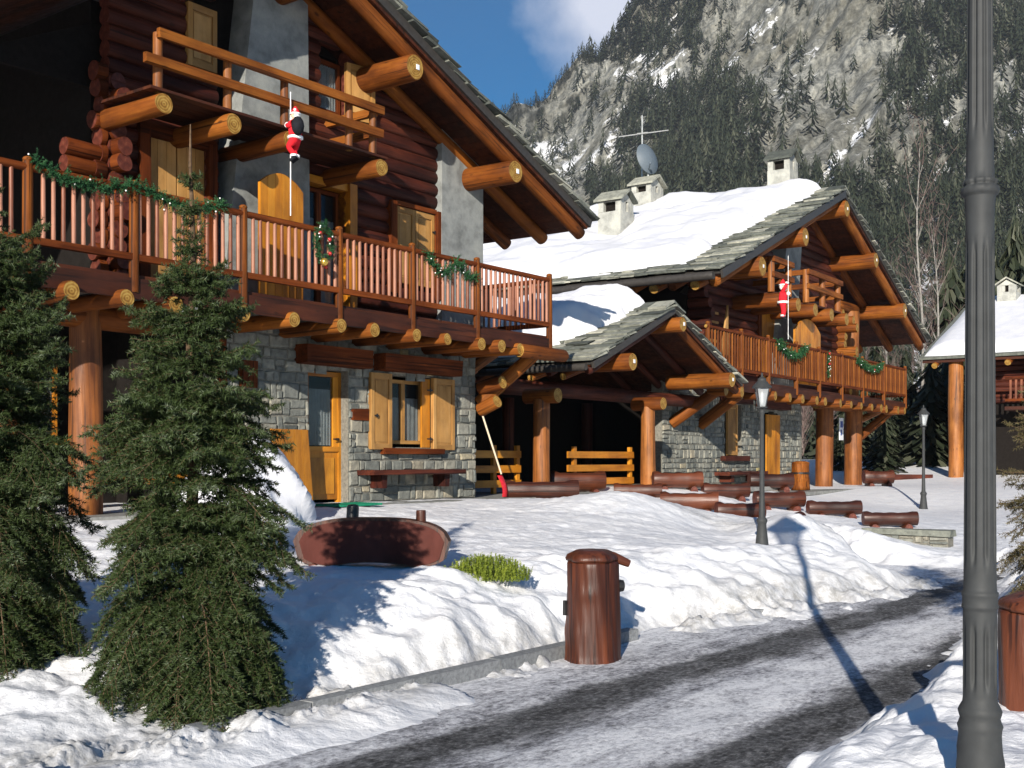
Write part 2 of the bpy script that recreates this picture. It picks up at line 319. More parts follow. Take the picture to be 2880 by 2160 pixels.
# ------------------------------------------------------------ ground height
def wt(X,Y): return .8008*X-.5989*Y, .5989*X+.8008*Y
def wl(t): return np.interp(t,[0,9,10.6,12.9,14.7,15.6,16.5,18,20,30],[-5.5,-5.42,-5.26,-5.0,-4.55,-4.9,-5.6,-6.8,-8.2,-9.5])
def wr(t): return np.interp(t,[0,7,11.2,14.1,17,18],[-2.35,-2.5,-3.05,-3.6,-4.3,-4.7])
CP=np.array([(-1.5,9.3,.55),(-.17,9.2,.52),(.9,10.6,.5),(-1.39,11.2,.62),(3.62,16.7,.40),(4.2,15.0,.42),(4.55,18.0,.98),(5.1,18.4,.92),(5.7,17.5,.55),(5.3,16.2,.25),(3.0,17.4,.5),(6.4,18.3,.3),(3.4,14,.5),(2.2,13,.55),(1.9,19.5,1.12),(1.0,19.8,1.0),(2.8,18.8,.72),(3.5,18.5,.44),
(-6.5,13,.86),(-2.5,16.5,.9),(-.3,19.3,.93),(-2,14,.76),(.5,15,.7),(1,17,.8),(0,18,.86),(-3.2,8.8,.45),(-4.5,9,.5),(-2.6,7.9,.3),(-8,10,.7),(-12,8,.7),
(.55,22.4,.84),(1.5,24.5,.9),(2.6,23.8,.8),(4,26,.95),(3.58,23.2,.56),(5,26,.74),(4.4,22.4,.45),(5.83,25.1,.55),(6.7,30,.83),(6.9,24.6,.42),(7.5,22.7,.30),(12.4,39,.7),(6.7,19.3,.25),(11.9,33.2,.2),
(11,40,.68),(14.5,45,.68),(6,33,.72),(8.7,37,.68),(5,29,.78),(20,50,1.2),(26,58,1.75),(18,60,1.7),(-20,60,1.2),(0,45,.9),(9,18,.3),(12,22,.3),(16,30,.45),(22,40,.9),(30,50,1.4),(-6,30,.95),(40,40,1),(-25,25,.9),(8.5,27,.3),(10,30,.25),(0,21,.92),(-12,14,.9),(-5.5,14.2,.9)])
def rbf_fit(P):
    d=np.sqrt(((P[:,None,:2]-P[None,:,:2])**2).sum(2)+.8); A=d+np.eye(len(P))*-.02
    return np.linalg.solve(A,P[:,2]-.7)
CW=rbf_fit(CP)
def field(X,Y):
    sh=X.shape; X=X.ravel();Y=Y.ravel(); z=np.zeros(len(X))
    for i in range(len(CP)): z+=CW[i]*np.sqrt((X-CP[i,0])**2+(Y-CP[i,1])**2+.8)
    return (z+.7).reshape(sh)
def ground(X,Y,detail=True):
    X=np.asarray(X,float);Y=np.asarray(Y,float)
    w,t=wt(X,Y); e=.32*fbm(t*.8,w*.8,3,4)+.16*fbm(t*3,w*3,9,3) if detail else 0
    ql=wl(t)-w+e-.05; qr=w-wr(t)+e; qf=t-17.6+e*1.5
    r=np.hypot(X,Y)
    F_=np.clip(field(X,Y),-.2,2.2); F_=np.where(r>62,1.6,F_)
    ql=ql+.12*ss(t,9,11)
    hl=F_*(ss(ql,-.05,.55)*.62+ss(ql,.4,1.5)*.38)
    hr=(.34+.12*ss(qr,1,3))*ss(qr,-.05,.7)
    hf=F_*ss(qf,0,1.6)
    inl=(w<(wl(t)+wr(t))/2)
    z=np.maximum(np.where(inl,hl,hr),hf)
    on=ss(z,.02,.2)
    if detail:
        near=1-ss(r,20,45); b1=fbm(X*.9,Y*.9,21,4); b2=fbm(X*2.6,Y*2.6,31,4,.55); b3=fbm(X*8,Y*8,41,3)
        bank=np.exp(-((ql-.9)/.9)**2)*(t<16)+np.exp(-((qr-.6)/.7)**2)*.8
        terr=ss(w,-13.2,-11.5)        # calmer against the terrace
        z=z+on*near*(.05*b1+.045*b2*(.35+bank)+.018*b3)*(.25+.75*terr)+on*bank*near*.13*np.abs(fbm(t*1.7,w*.9,51,3))
        # small slush lumps at the edge of the road
        lump=np.exp(-((ql+.05)/.28)**2)*(t<15.5)*np.clip(fbm(X*1.6,Y*1.6,61,6,.62)+.10,0,1)*.30+np.exp(-((ql+.3)/.4)**2)*(t<6.2)*.10
        z=z+lump
    return z-.03*(1-on)
def gz(x,y): return float(ground(np.array([x]),np.array([y]))[0])
az=np.concatenate([np.linspace(-180,-60,13)[:-1],np.linspace(-60,-29,18)[:-1],np.linspace(-29,29,620),np.linspace(29,60,18)[1:],np.linspace(60,180,13)[1:]])*math.pi/180
rr=np.concatenate([np.linspace(.3,4,14)[:-1],4*np.exp(np.linspace(0,1,430)*math.log(30/4.)),30*np.exp(np.linspace(0,1,60)[1:]*math.log(130/30.))])
A_,R_=np.meshgrid(az,rr); X=R_*np.sin(A_); Y=R_*np.cos(A_); Z=ground(X,Y)
w_,t_=wt(X,Y); ql_=wl(t_)-w_; dirt=np.exp(-((ql_-.0)/.38)**2)*(t_<16)*.9+np.exp(-((w_-wr(t_))/.25)**2)*(t_<17)*.5
dirt=np.maximum(dirt,np.exp(-((t_-17.4)/.5)**2)*.6)*(1-ss(R_,25,30))
me=fastmesh('snow_ground',np.stack([X.ravel(),Y.ravel(),Z.ravel()],1),grid(len(az),len(rr)),['gsnow'],smooth=True,extra={'dirt':dirt.ravel()})
g_=link('snow_ground',me); g_['kind']='structure'
ts=np.linspace(-6,19,400); wsr=np.linspace(-10,-1.8,150); Wg,Tg=np.meshgrid(wsr,ts)
Xr=.8008*Wg+.5989*Tg; Yr=-.5989*Wg+.8008*Tg; Zr=.006+.012*fbm(Wg*3,Tg*1.2,71,4)-.012*(np.abs(Wg+4.22)<.35)-.01*(np.abs(Wg+2.86)<.3)
me=fastmesh('road',np.stack([Xr.ravel(),Yr.ravel(),Zr.ravel()],1),grid(150,400),['road'],smooth=True,uv=np.stack([Wg.ravel(),Tg.ravel()],1))
o=link('road',me); o['kind']='structure'
# kerb stones
kb=thing('kerb','low grey granite kerb half buried in snow along the road','kerb',(0,0,0))
tq=4.2
while tq<14.6:
    ln=random.uniform(.8,1.05); a=float(wl(np.array([tq]))[0])+.02; b=float(wl(np.array([tq+ln]))[0])+.02
    p=Vector((.8008*a+.5989*tq,-.5989*a+.8008*tq,0)); q=Vector((.8008*b+.5989*(tq+ln),-.5989*b+.8008*(tq+ln),0)); d=(q-p)
    mb=MB(); mb.box((0,-.06,-.1),(d.length-.012,.06,.11 if tq<9.0 else .075),jit=.003)
    if tq<9.0 or 10.4<tq<11.4: mb.build('kerb_stone','kerb',kb,loc=p,rz=math.atan2(d.y,d.x))
    tq+=ln
# ------------------------------------------------------------ mountain
na,nr=560,330; aa=np.linspace(-38,40,na)*math.pi/180; tt_=np.linspace(0,1,nr)**1.0
px=512+1150*np.tan(aa); top=np.interp(px,[-400,300,498,523,542,555,576,588,616,640,760,900,1024,1500],[330,330,340,352,372,393,409,420,447,480,640,760,800,820])
AA,TT=np.meshgrid(aa,tt_); TP=np.tile(top,(nr,1)); PX=np.tile(px,(nr,1))
Rm=72+950*(1-(1-TT)**1.55)
el=(-6+(TP+6)*TT)
Zm=1.65+Rm*el/1150; Xm=Rm*np.tan(AA); Ym=Rm*1.0
qa=(PX*1.05+el)/1.4; qb=(PX*1.05-el)/1.4; amp=ss(TT,.0,.35)
rib=fbm(qa*.008,qb*.030,101,5,.6); cl_=1-2*np.abs(fbm(PX*.022+7,el*.007,111,5,.6)); sm=fbm(PX*.07,el*.05,121,5,.65); big=fbm(PX*.007,el*.006,131,3)
dR=Rm*.001*amp*(50*big+40*rib+9*cl_+8*sm)+ss(TT,0,.1)*4*fbm(Xm*.06,Zm*.08,131,5,.6)
Zt=Zm+amp*(1-ss(TT,.93,1))*5*sm+ss(TT,.9,1)*9*fbm(PX*.05,TT*3,151,3)
gul=fbm(qa*.010+3,qb*.055,161,6,.62)+.5*fbm(PX*.03,el*.03,171,4)-.02+.25*((PX>555)&(PX<585)&(el<265)&(el>225))+.3*np.exp(-((PX-925)/22)**2)*(el<210)*(el>0)
Ym2=Ym+dR; Xm2=Ym2*np.tan(AA)
# extra rows beyond the crest so it is a solid ridge
V=np.stack([Xm2.ravel(),Ym2.ravel(),Zt.ravel()],1)
back=np.stack([Xm2[-1]*1.6,Ym2[-1]*1.6,Zt[-1]*.9],1); V=np.concatenate([V,back]); fm=grid(na,nr+1)
me=fastmesh('mountain',V,fm,['mount'],smooth=True,extra={'gul':np.concatenate([gul.ravel(),gul[-1]])}); o=link('mountain',me); o['kind']='structure'
def mt(ia,it): return Xm2[it,ia],Ym2[it,ia],Zt[it,ia]
# conifers on the mountain
def fir_template(seed,tiers=7,k=7):
    r=np.random.default_rng(seed); Vt=[];Ft=[];tn=[]
    for j in range(tiers):
        z0=.08+.9*j/tiers; rad=.20*(1-j/tiers)**.8+.012
        for i in range(k):
            q=6.283*(i+r.random()*.7)/k; rr_=rad*r.uniform(.65,1.2); n=len(Vt); dz=r.uniform(.02,.07)
            c,s_=math.cos(q),math.sin(q); wd=rr_*(.45 if k<10 else .26)
            Vt+=[(0,0,z0+(.13 if k<10 else .05)),(c*rr_-s_*wd*.5,s_*rr_+c*wd*.5,z0-dz),(c*rr_*1.15,s_*rr_*1.15,z0-dz*1.6),(c*rr_+s_*wd*.5,s_*rr_-c*wd*.5,z0-dz)]
            Ft+=[(n,n+1,n+2,n+3)]; tn.append(r.random())
    n=len(Vt); Vt+=[(0,0,1.02),(.02,0,.8),(-.01,.018,.8),(-.01,-.018,.8)]; Ft+=[(n,n+1,n+2,n+3)]; tn.append(.5)
    return np.array(Vt),np.array(Ft),np.array(tn)
TF=[fir_template(i,5,6) for i in range(6)]
def scatter(pos,hs,name,mat,squash=1.0):
    Vs=[];Fs=[];Ts=[];off=0
    for i,(p,h) in enumerate(zip(pos,hs)):
        a,b,c=TF[i%6]; q=rng.random()*6.28; cs,sn_=math.cos(q),math.sin(q); k=squash*rng.uniform(1.1,1.7); v=a*np.array([h*k,h*k,h]); v=np.stack([v[:,0]*cs-v[:,1]*sn_,v[:,0]*sn_+v[:,1]*cs,v[:,2]],1)+p
        Vs.append(v);Fs.append(b+off);off+=len(a);Ts.append(np.clip(c*.35+rng.random()**2*.75,0,1))
    return fastmesh(name,np.concatenate(Vs),np.concatenate(Fs),[mat],tint=np.concatenate(Ts))
cl1=fbm(PX*.020,el*.028,201,5,.62); cl2=fbm(PX*.06,el*.06,205,4)
cliff=1.12*ss(PX,735,760)*(1-ss(PX,850,895))*ss(el,262,300)+.8*(PX>510)*(1-ss(PX,610,635))*ss(el,280,300)+.5*ss(el,395,420)*(PX>620)*(PX<740)
forest=(.06+.8*np.clip(cl1-.08,0,1))*(1-.97*np.clip(cliff,0,1))+.25*np.clip(cl2,0,1)
zoneA=np.clip(1-np.abs(PX-690)/75,0,1)**.4*ss(el,250,275)*(1-ss(el,345,400))
low=(1-ss(el,235,275))*ss(PX,560,640); rt=ss(PX,870,930)*(.55+cl1); rm=ss(PX,740,800)*(1-ss(el,250,290)); topl_=ss(el,395,430)*(1-ss(PX,690,730))*.5
forest=np.maximum.reduce([forest,zoneA*(.9+.3*cl1),low*(.9+.5*cl1),rt,rm*.9*(el<285),topl_+.3*cl1])
forest*=1-.85*((PX>548)&(PX<590)&(el<262)&(el>225)); forest*=1-.8*np.exp(-((PX-925)/20)**2)*(el<190)
pos=[];hs_=[]
tries=70000; ia=rng.integers(0,na,tries); it=(rng.random(tries)**1.0*(nr-4)).astype(int)+3
for a,i in zip(ia,it):
    if px[a]<440 or px[a]>1120: continue
    if el[i,a]<150 and px[a]<800: continue
    if rng.random()>forest[i,a]: continue
    p=mt(a,i); h=float(np.clip(p[1]/36.,4.5,19))*rng.uniform(.35,1.2)
    pos.append((p[0]+rng.uniform(-1.5,1.5),p[1],p[2]-.6)); hs_.append(h)
    if len(pos)>15000: break

for a in range(0,na):                              # crest line
    if 490<px[a]<700 and rng.random()<.75:
        p=mt(a,nr-1); pos.append((p[0],p[1]-2,p[2]-2)); hs_.append(rng.uniform(6,13))
o=link('forest',scatter(pos,hs_,'forest','fir')); o['kind']='stuff'; tag(o,'dark conifer forest covering the rocky mountainside behind the chalets','forest')
# leafless birch scrub at the foot of the slope
def twigs(n,h,r,rg):
    V=[];F=[]
    for i in range(n):
        q=rg.random()*6.28; b=np.array([0,0,h*rg.uniform(.05,.7)]); L_=h*rg.uniform(.15,.4)
        d=np.array([math.cos(q)*rg.uniform(.2,.8),math.sin(q)*rg.uniform(.2,.8),1.]); d/=np.linalg.norm(d)
        for j in range(3):
            wd=h*.004*(1-j*.25); e=b+d*L_/3; s=np.array([math.sin(q),-math.cos(q),0])*wd; k=len(V)
            V+=[b-s,b+s,e+s*.8,e-s*.8]; F.append((k,k+1,k+2,k+3)); b=e; d=d+rg.normal(0,.25,3); d/=np.linalg.norm(d)
    return np.array(V),np.array(F)
TW=[twigs(60,1,.3,np.random.default_rng(i)) for i in range(4)]
Vs=[];Fs=[];off=0
for k_ in range(420):
    a=int(np.interp(rng.uniform(800,1030),px,np.arange(na))); i=rng.integers(1,95)
    if el[i,a]>200: continue
    p=np.array(mt(a,i)); v,f_=TW[k_%4]; h=rng.uniform(4,9); v=v*h; q=rng.random()*6.28
    v=np.stack([v[:,0]*math.cos(q)-v[:,1]*math.sin(q),v[:,0]*math.sin(q)+v[:,1]*math.cos(q),v[:,2]],1)+p; Vs.append(v);Fs.append(f_+off);off+=len(v)
me=fastmesh('brush',np.concatenate(Vs),np.concatenate(Fs),['brush'],tint=rng.random(sum(len(f) for f in Fs)))
o=link('brush',me); o['kind']='stuff'; tag(o,'leafless purple brown scrub on the snowy slope behind the second chalet','scrub')
# ============================================================ building pieces (all in the frame of a chalet)
def inst(src,name,parent,loc,rz=0):
    o=bpy.data.objects.new(name,src); C.objects.link(o); o.parent=parent; o.location=loc; o.rotation_euler=(0,0,rz); return o
def stonewall(parent,x0,x1,z0,z1,holes=(),y=0,name='stone_wall',edge=None,scale=1.0):
    mb=MB(); 
    # mortar backing, cut round the openings
    xs=sorted({x0,x1,*[min(max(h[0],x0),x1) for h in holes],*[min(max(h[2],x0),x1) for h in holes]})
    for a,b in zip(xs[:-1],xs[1:]):
        if b-a<.01: continue
        hz=sorted([(h[1],h[3]) for h in holes if h[0]<=a+.001 and h[2]>=b-.001]); z=z0
        for c,d in hz+[(z1,z1)]:
            if c-z>.01: mb.box((a,y,z),(b,y+.28,c),tint=.5,mi=1)
            z=max(z,d)
    z=z0
    while z<z1-.02:
        h=random.uniform(.09,.27)*scale
        if z+h>z1-.06: h=z1-z
        x=x0
        while x<x1-.01:
            wd=random.uniform(.10,.42)*scale*(1 if h<.2 else .85)
            if x+wd>x1-.08: wd=x1-x
            parts=[(x,z,x+wd,z+h)]
            if h>.19*scale and random.random()<.35:
                zz=z+h*random.uniform(.4,.6); parts=[(x,z,x+wd,zz),(x,zz,x+wd,z+h)]
            for a,c,b,d in parts:
                for hx0,hz0,hx1,hz1 in holes:
                    if hz0<(c+d)/2<hz1:
                        if a<hx0<b and b-hx0<b-a: b=hx0 if hx0-a>.05 else a
                        elif a<hx1<b and a>=hx0: a=hx1
                        elif a>=hx0 and b<=hx1: b=a
                if b-a<.04: continue
                g=.003; j=lambda: random.uniform(-.022,.022); o=random.uniform(.008,.035)
                P=[(a+g+abs(j()),c+g+abs(j())),(b-g-abs(j()),c+g+abs(j())),(b-g-abs(j()),d-g-abs(j())),(a+g+abs(j()),d-g-abs(j()))]
                P=[(p[0],p[1]) for p in P]; cx_=sum(p[0] for p in P)/4; cz_=sum(p[1] for p in P)/4
                V=[(p[0],y+.01,p[1]) for p in P]+[(p[0],y-o*.55,p[1]) for p in P]+[(cx_+(p[0]-cx_)*.86+j()*.5,y-o-random.uniform(0,.012),cz_+(p[1]-cz_)*.84+j()*.5) for p in P]
                F=[(8,9,10,11)]+[(k,(k+1)%4,(k+1)%4+4,k+4) for k in range(4)]+[(k+4,(k+1)%4+4,(k+1)%4+8,k+8) for k in range(4)]
                tn=min(1,max(0,random.gauss(.45,.22))); 
                mb.add(V,F,V,tn,0)
            x+=wd
        z+=h
    return mb.build(name,['stone','mortar'],parent)
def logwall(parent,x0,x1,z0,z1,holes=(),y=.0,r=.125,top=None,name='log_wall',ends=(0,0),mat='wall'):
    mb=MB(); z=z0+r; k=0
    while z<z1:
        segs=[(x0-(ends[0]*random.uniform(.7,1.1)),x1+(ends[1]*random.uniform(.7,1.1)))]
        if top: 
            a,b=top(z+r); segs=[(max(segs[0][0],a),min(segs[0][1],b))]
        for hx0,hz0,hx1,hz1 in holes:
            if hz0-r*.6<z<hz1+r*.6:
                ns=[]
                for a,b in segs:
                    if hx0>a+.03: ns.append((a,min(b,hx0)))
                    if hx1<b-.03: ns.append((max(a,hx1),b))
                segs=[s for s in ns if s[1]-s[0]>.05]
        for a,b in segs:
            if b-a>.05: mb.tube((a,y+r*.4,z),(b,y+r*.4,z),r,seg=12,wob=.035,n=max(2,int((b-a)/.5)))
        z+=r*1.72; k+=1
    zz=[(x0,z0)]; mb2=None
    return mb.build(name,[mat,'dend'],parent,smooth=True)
def boards(parent,x0,x1,z0,z1,y,name,mat='pale',n=4,arch=0,th=.035,gap=.006,rot=None):
    mb=MB(); wd=(x1-x0)/n
    for i in range(n):
        a=x0+i*wd+gap/2; b=a+wd-gap; tn=random.random()
        def top(x): 
            u=(x-x0)/(x1-x0)*2-1; return z1-arch*(u*u) 
        poly=[(a,z0),(b,z0)]+[(b+(a-b)*q/4,top(b+(a-b)*q/4)) for q in range(5)]
        mb.prism(poly,y,y+th,tint=tn)
    return mb.build(name,mat,parent)
def leaf(parent,hinge,ang,wd,z0,z1,name='shutter',mat='pale',panels=True,sub=True):
    mb=MB(); s=1 if wd>0 else -1; a,b=sorted((0,wd))
    mb.box((a,-.02,z0),(b,.015,z1)); f=.075
    if panels:
        for q in ((a,z0,a+f,z1),(b-f,z0,b,z1),(a+f,z0,b-f,z0+f*1.3),(a+f,z1-f*1.3,b-f,z1)):
            mb.box((q[0]+.001,-.04,q[1]+.001),(q[2]-.001,-.019,q[3]-.001)); mb.box((q[0]+.001,.014,q[1]+.001),(q[2]-.001,.032,q[3]-.001))
        mb.box((a+f+.03,-.03,z0+f*1.3+.03),(b-f-.03,-.019,z1-f*1.3-.03))
    o=mb.build(name,mat,parent,loc=hinge); o.rotation_euler=(0,0,R(ang)); return o
def hinge(parent,x,y,z,L_=.14):
    mb=MB(); mb.box((x,y-.012,z-.012),(x+L_,y,z+.012)); mb.box((x+L_*.5,y-.02,z-.03),(x+L_*.5+.02,y,z+.03)); return mb.build('hinge','black',parent)
def curtainmesh(x0,x1,z0,z1,y,amp=.018):
    V=[];n=28;F=[]
    for j,z in enumerate((z1,(z0+z1)/2,z0)):
        for i in range(n+1): V.append((x0+(x1-x0)*i/n,y+amp*math.sin(i*1.7+j*.3),z))
    for j in range(2):
        for i in range(n): a=j*(n+1)+i; F.append((a,a+1,a+n+2,a+n+1))
    mb=MB(); mb.add(V,F,V,.5); return mb
def window(parent,x0,x1,z0,z1,y=.12,name='window',curt=(0,1),frame='pale',ct=1.0):
    mb=MB(); f=.06; xm=(x0+x1)/2
    mb.box((x0,y-.03,z0),(x0+f,y+.05,z1));mb.box((x1-f,y-.03,z0),(x1,y+.05,z1));mb.box((x0+f,y-.03,z0),(x1-f,y+.05,z0+f));mb.box((x0+f,y-.03,z1-f),(x1-f,y+.05,z1))
    if x1-x0>.7: mb.box((xm-.045,y-.028,z0+f),(xm+.045,y+.048,z1-f))
    w_o=mb.build(name,frame,parent)
    mb=MB(); mb.box((x0+f,y+.01,z0+f),(x1-f,y+.018,z1-f)); mb.build('pane','glass',w_o)
    zt=z0+(z1-z0)*ct
    c0=x0+(x1-x0)*curt[0]; c1=x0+(x1-x0)*curt[1]; curtainmesh(c0+f,c1-f,z0+f,zt-f,y+.035,.012).build('curtain','curtain',w_o,smooth='all')
    mb=MB(); mb.box((x0-.05,y+.42,z0-.1),(x1+.05,y+.45,z1+.1)); mb.box((x0-.05,y+.08,z0-.1),(x0-.02,y+.42,z1+.1)); mb.box((x1+.02,y+.08,z0-.1),(x1+.05,y+.42,z1+.1)); mb.box((x0-.05,y+.08,z1+.1),(x1+.05,y+.45,z1+.13)); mb.build('room_shade','room_shade',w_o)
    return w_o
def balcony(root,x0,x1,posts,y,zt,zb,deckz,beams,step=.125,ret=2.2,bd=.16,cap=True,name='balcony',bmat='balu'):
    # deck is the part; rails, posts, balusters and beams are its pieces
    mb=MB(); yy=y+.02
    while yy<.2:
        mb.box((x0-.05,yy,deckz-.045),(x1+.05,yy+.155,deckz)); yy+=.16
    dk=mb.build(name,'soffit',root)
    mb=MB(); mb.tube((x0,y,zt),(x1,y,zt),.045,seg=10,wob=.02); mb.build('handrail',['rail','end'],dk,smooth=True)
    mb=MB(); mb.box((x0,y-.04,zb-.04),(x1,y+.04,zb+.04)); mb.build('bottom_rail','rail',dk)
    mb=MB(); mb.box((x0,y-.03,deckz-.30),(x1,y+.02,deckz-.05)); mb.build('fascia_board','soffit',dk)  # deepened to shade the beam logs; dark wood paints the shaded gap
    bms=[]
    for i in range(3):
        b=MB(); b.tube((0,0,zb+.03),(0,0,zt-.03),.028,.026,seg=7,wob=.05,n=2); bms.append(b.mesh('baluster',[bmat,'end'],True))
    k=0; x=x0+step; nb=0
    while x<x1-.04:
        if min(abs(x-p) for p in posts)>.075 and nb<96: inst(bms[nb%3],'baluster',dk,(x,y,0)); nb+=1
        x+=step
    b=MB(); b.tube((0,0,deckz-.22),(0,0,zt+.07),.062,.055,seg=12,wob=.03); b.ball((0,0,zt+.09),.058,(1,1,.6)); pm=b.mesh('railing_post',['log','end'],True)
    for p in posts: inst(pm,'railing_post',dk,(p,y,0))
    for i,p in enumerate(beams):
        b=MB(); yo=y-random.uniform(.10,.18); b.tube((p,.3,deckz-.32),(p+random.uniform(-.02,.02),yo,deckz-.32),.11*random.uniform(.9,1.08)*bd/.16,seg=16,wob=.04); b.build('beam_log',['log','end'],dk,smooth=True)
    if ret:                                        # return rail along the end
        for xx,s in ret:
            mb=MB(); mb.tube((xx,y,zt),(xx,y+s,zt),.045,seg=10,wob=.02); mb.build('handrail',['rail','end'],dk,smooth=True)
            mb=MB(); mb.box((xx-.04,y,zb-.04),(xx+.04,y+s,zb+.04)); mb.build('bottom_rail','rail',dk)
            q=y+step
            while q<y+s-.02:
                inst(bms[int(q*10)%3],'baluster',dk,(xx,q,0)); q+=step
            mb=MB(); mb.box((min(0,xx)-.0,.2,deckz-.045),(max(0.,xx)+.05,y+s,deckz)) if xx>0 else mb.box((xx-.05,.2,deckz-.045),(xx+1.2,y+s,deckz)); mb.build('side_deck','soffit',dk)
            inst(pm,'railing_post',dk,(xx,y+s,0))
    return dk
def slope_pt(side,ax,az,sl,a):   # point on the roof line a metres down the slope from the ridge
    c=1/math.sqrt(1+sl*sl); return ax+side*a*c, az-sl*a*c
def roof(root,ax,az,sl,lenL,lenR,y0,y1,purlins,rafters_y,py0,slate_y=(0,2),snowL=None,snowR=None,pr=.2,rr=.12,slate_eave=None,rmat='log',sext=(1,1),backs=True,th=.10,ln_band=0):
    nrm=lambda side:(side*sl/math.sqrt(1+sl*sl),1/math.sqrt(1+sl*sl))
    mb=MB()
    for side,ln in ((-1,lenL),(1,lenR)):
        # boards run along y, one per .2 m
        a=0
        while a<ln:
            b=min(a+.2,ln); p=slope_pt(side,ax,az,sl,a+.003); q=slope_pt(side,ax,az,sl,b-.003); nx,nz_=nrm(side)
            poly=[(p[0],p[1]),(q[0],q[1]),(q[0]+nx*.05,q[1]+nz_*.05),(p[0]+nx*.05,p[1]+nz_*.05)]
            if side<0: poly=poly[::-1]
            mb.prism(poly,y0,y1); a+=.2
    rf=mb.build('roof','soffit',root)
    for side,ln in ((-1,lenL),(1,lenR)):
        nx,nz_=nrm(side)
        if side<0 and ln>11: continue
        for yy in rafters_y:
            b=MB(); p=slope_pt(side,ax,az,sl,.1); q=slope_pt(side,ax,az,sl,ln-.02); d=rr*1.02
            b.tube((p[0]-nx*d,yy,p[1]-nz_*d),(q[0]-nx*d,yy,q[1]-nz_*d),rr,seg=14,wob=.02,em=0,bev=.35); b.build('rafter',['log' if (side>0 and yy==rafters_y[0]) else rmat],rf,smooth=True)
    for x,z,r_,ye in purlins:
        b=MB(); b.tube((x,ye,z),(x,ye+1.8,z),r_,seg=20,wob=.025); o=b.build('purlin',['log','end'],rf,smooth=True)
        b=MB(); b.box((x+.02,ye-.008,z-.03),(x+.09,ye+.0,z+.05)); b.build('paper_mark','signw',rf)
    if ln_band:                                    # deep dark stone edge along the left verge
        nx,nz_=nrm(-1); p=slope_pt(-1,ax,az,sl,0); q=slope_pt(-1,ax,az,sl,lenL+.05); mb=MB()
        mb.prism([(q[0]+nx*th,q[1]+nz_*th),(q[0]-nx*ln_band,q[1]-nz_*ln_band),(p[0],p[1]-ln_band/nz_),(p[0],p[1]+th/nz_)],y0-.13,y0-.07); mb.build('verge_board','gutter',rf)
    # fascia / underlay dark board under the slates along the verge
    mb=MB()
    for side,ln in ((-1,lenL),(1,lenR)):
        nx,nz_=nrm(side); p=slope_pt(side,ax,az,sl,0); q=slope_pt(side,ax,az,sl,ln+.03)
        poly=[(p[0]+nx*.05,p[1]+nz_*.05),(q[0]+nx*.05,q[1]+nz_*.05),(q[0]+nx*th,q[1]+nz_*th),(p[0]+nx*th,p[1]+nz_*th)]
        if side<0: poly=poly[::-1]
        mb.prism(poly,y0-.05,y1,mi=0)
    mb.build('roof_underlay','gutter',rf)
    mb=MB()
    for side,ln in ((-1,lenL),(1,lenR)):
        nx,nz_=nrm(side); rows=int(ln/.30)+1
        for k in range(rows+1):
            a1=min(ln+.10,k*.30+.42); a0=a1-.62
            if a0<-.05: a0=-.05
            yend=slate_y[1] if side<0 else slate_y[0]
            if slate_eave and side<0 and a1>ln-slate_eave: yend=y1
            y=y0-.12*sext[0]+random.uniform(-.05,.04)
            while y<yend:
                wd=random.uniform(.28,.75); j=random.uniform(-.05,.05); lift=.045+random.uniform(0,.035); tk=random.uniform(.03,.055); base=th+.002
                p=slope_pt(side,ax,az,sl,a0+j); q=slope_pt(side,ax,az,sl,a1+j)
                P=[(p[0]+nx*base,p[1]+nz_*base),(q[0]+nx*(base+lift),q[1]+nz_*(base+lift)),(q[0]+nx*(base+lift+tk),q[1]+nz_*(base+lift+tk)),(p[0]+nx*(base+tk),p[1]+nz_*(base+tk))]
                if side<0: P=P[::-1]
                s0=len(mb.v); mb.prism(P,y,y+wd-.012,tint=min(1,max(0,random.gauss(.5,.27))))
                for v_ in range(s0,len(mb.v)):
                    q_=mb.v[v_]; mb.v[v_]=(q_[0]+random.uniform(-.022,.022),q_[1]+random.uniform(-.03,.03),q_[2]+random.uniform(-.006,.006))
                y+=wd
    b_=mb
    for k in range(int((min(slate_y[1],y1)-y0)/.5)+1):       # ridge stones
        y=y0-.1+k*.5
        for side in (-1,1):
            p=slope_pt(side,ax,az,sl,.0); q=slope_pt(side,ax,az,sl,.35); nx,nz_=nrm(side); h=th+.09
            P=[(p[0],p[1]+h+.02),(q[0]+nx*h,q[1]+nz_*h),(q[0]+nx*(h+.05),q[1]+nz_*(h+.05)),(p[0],p[1]+h+.08)]
            if side<0: P=P[::-1]
            mb.prism(P,y,y+.48)
    mb.build('slates','slate',rf)
    for sn_,side,ln in ((snowL,-1,lenL),(snowR,1,lenR)):
        if not sn_: continue
        nx,nz_=nrm(side); ys,ae,tk=sn_; n1,n2=60,90
        a_=np.linspace(-.1,ln+.05,n1); y_=np.linspace(y0,y1,n2); A,Yg=np.meshgrid(a_,y_)
        yst=ys(A)+.30*fbm(A*.7,Yg*.7+side*9,301,4)+.10*fbm(A*4,Yg*4,303,3); aen=ln-ae(Yg)+.25*fbm(Yg*.6,A*.6,305,4)+.06*fbm(Yg*5,A*5,306,3)
        din=np.minimum(Yg-yst,aen-A); T=tk*np.sqrt(np.clip(din,0,.55)/.55)*(1+.55*fbm(A*.6,Yg*.6,307,4)+.12*fbm(A*2.2,Yg*1.4,311,4))-np.where(din<0,.15,0.)
        T=np.where(A<=0,T*.9,T)
        c=1/math.sqrt(1+sl*sl); base=th+.06
        Xs=ax+side*A*c+nx*(base+T); Zs=az-sl*A*c+nz_*(base+T)
        F=grid(n1,n2); keep=(din.ravel()[F]>-.12).any(1)
        if side>0: F=F[:,::-1]
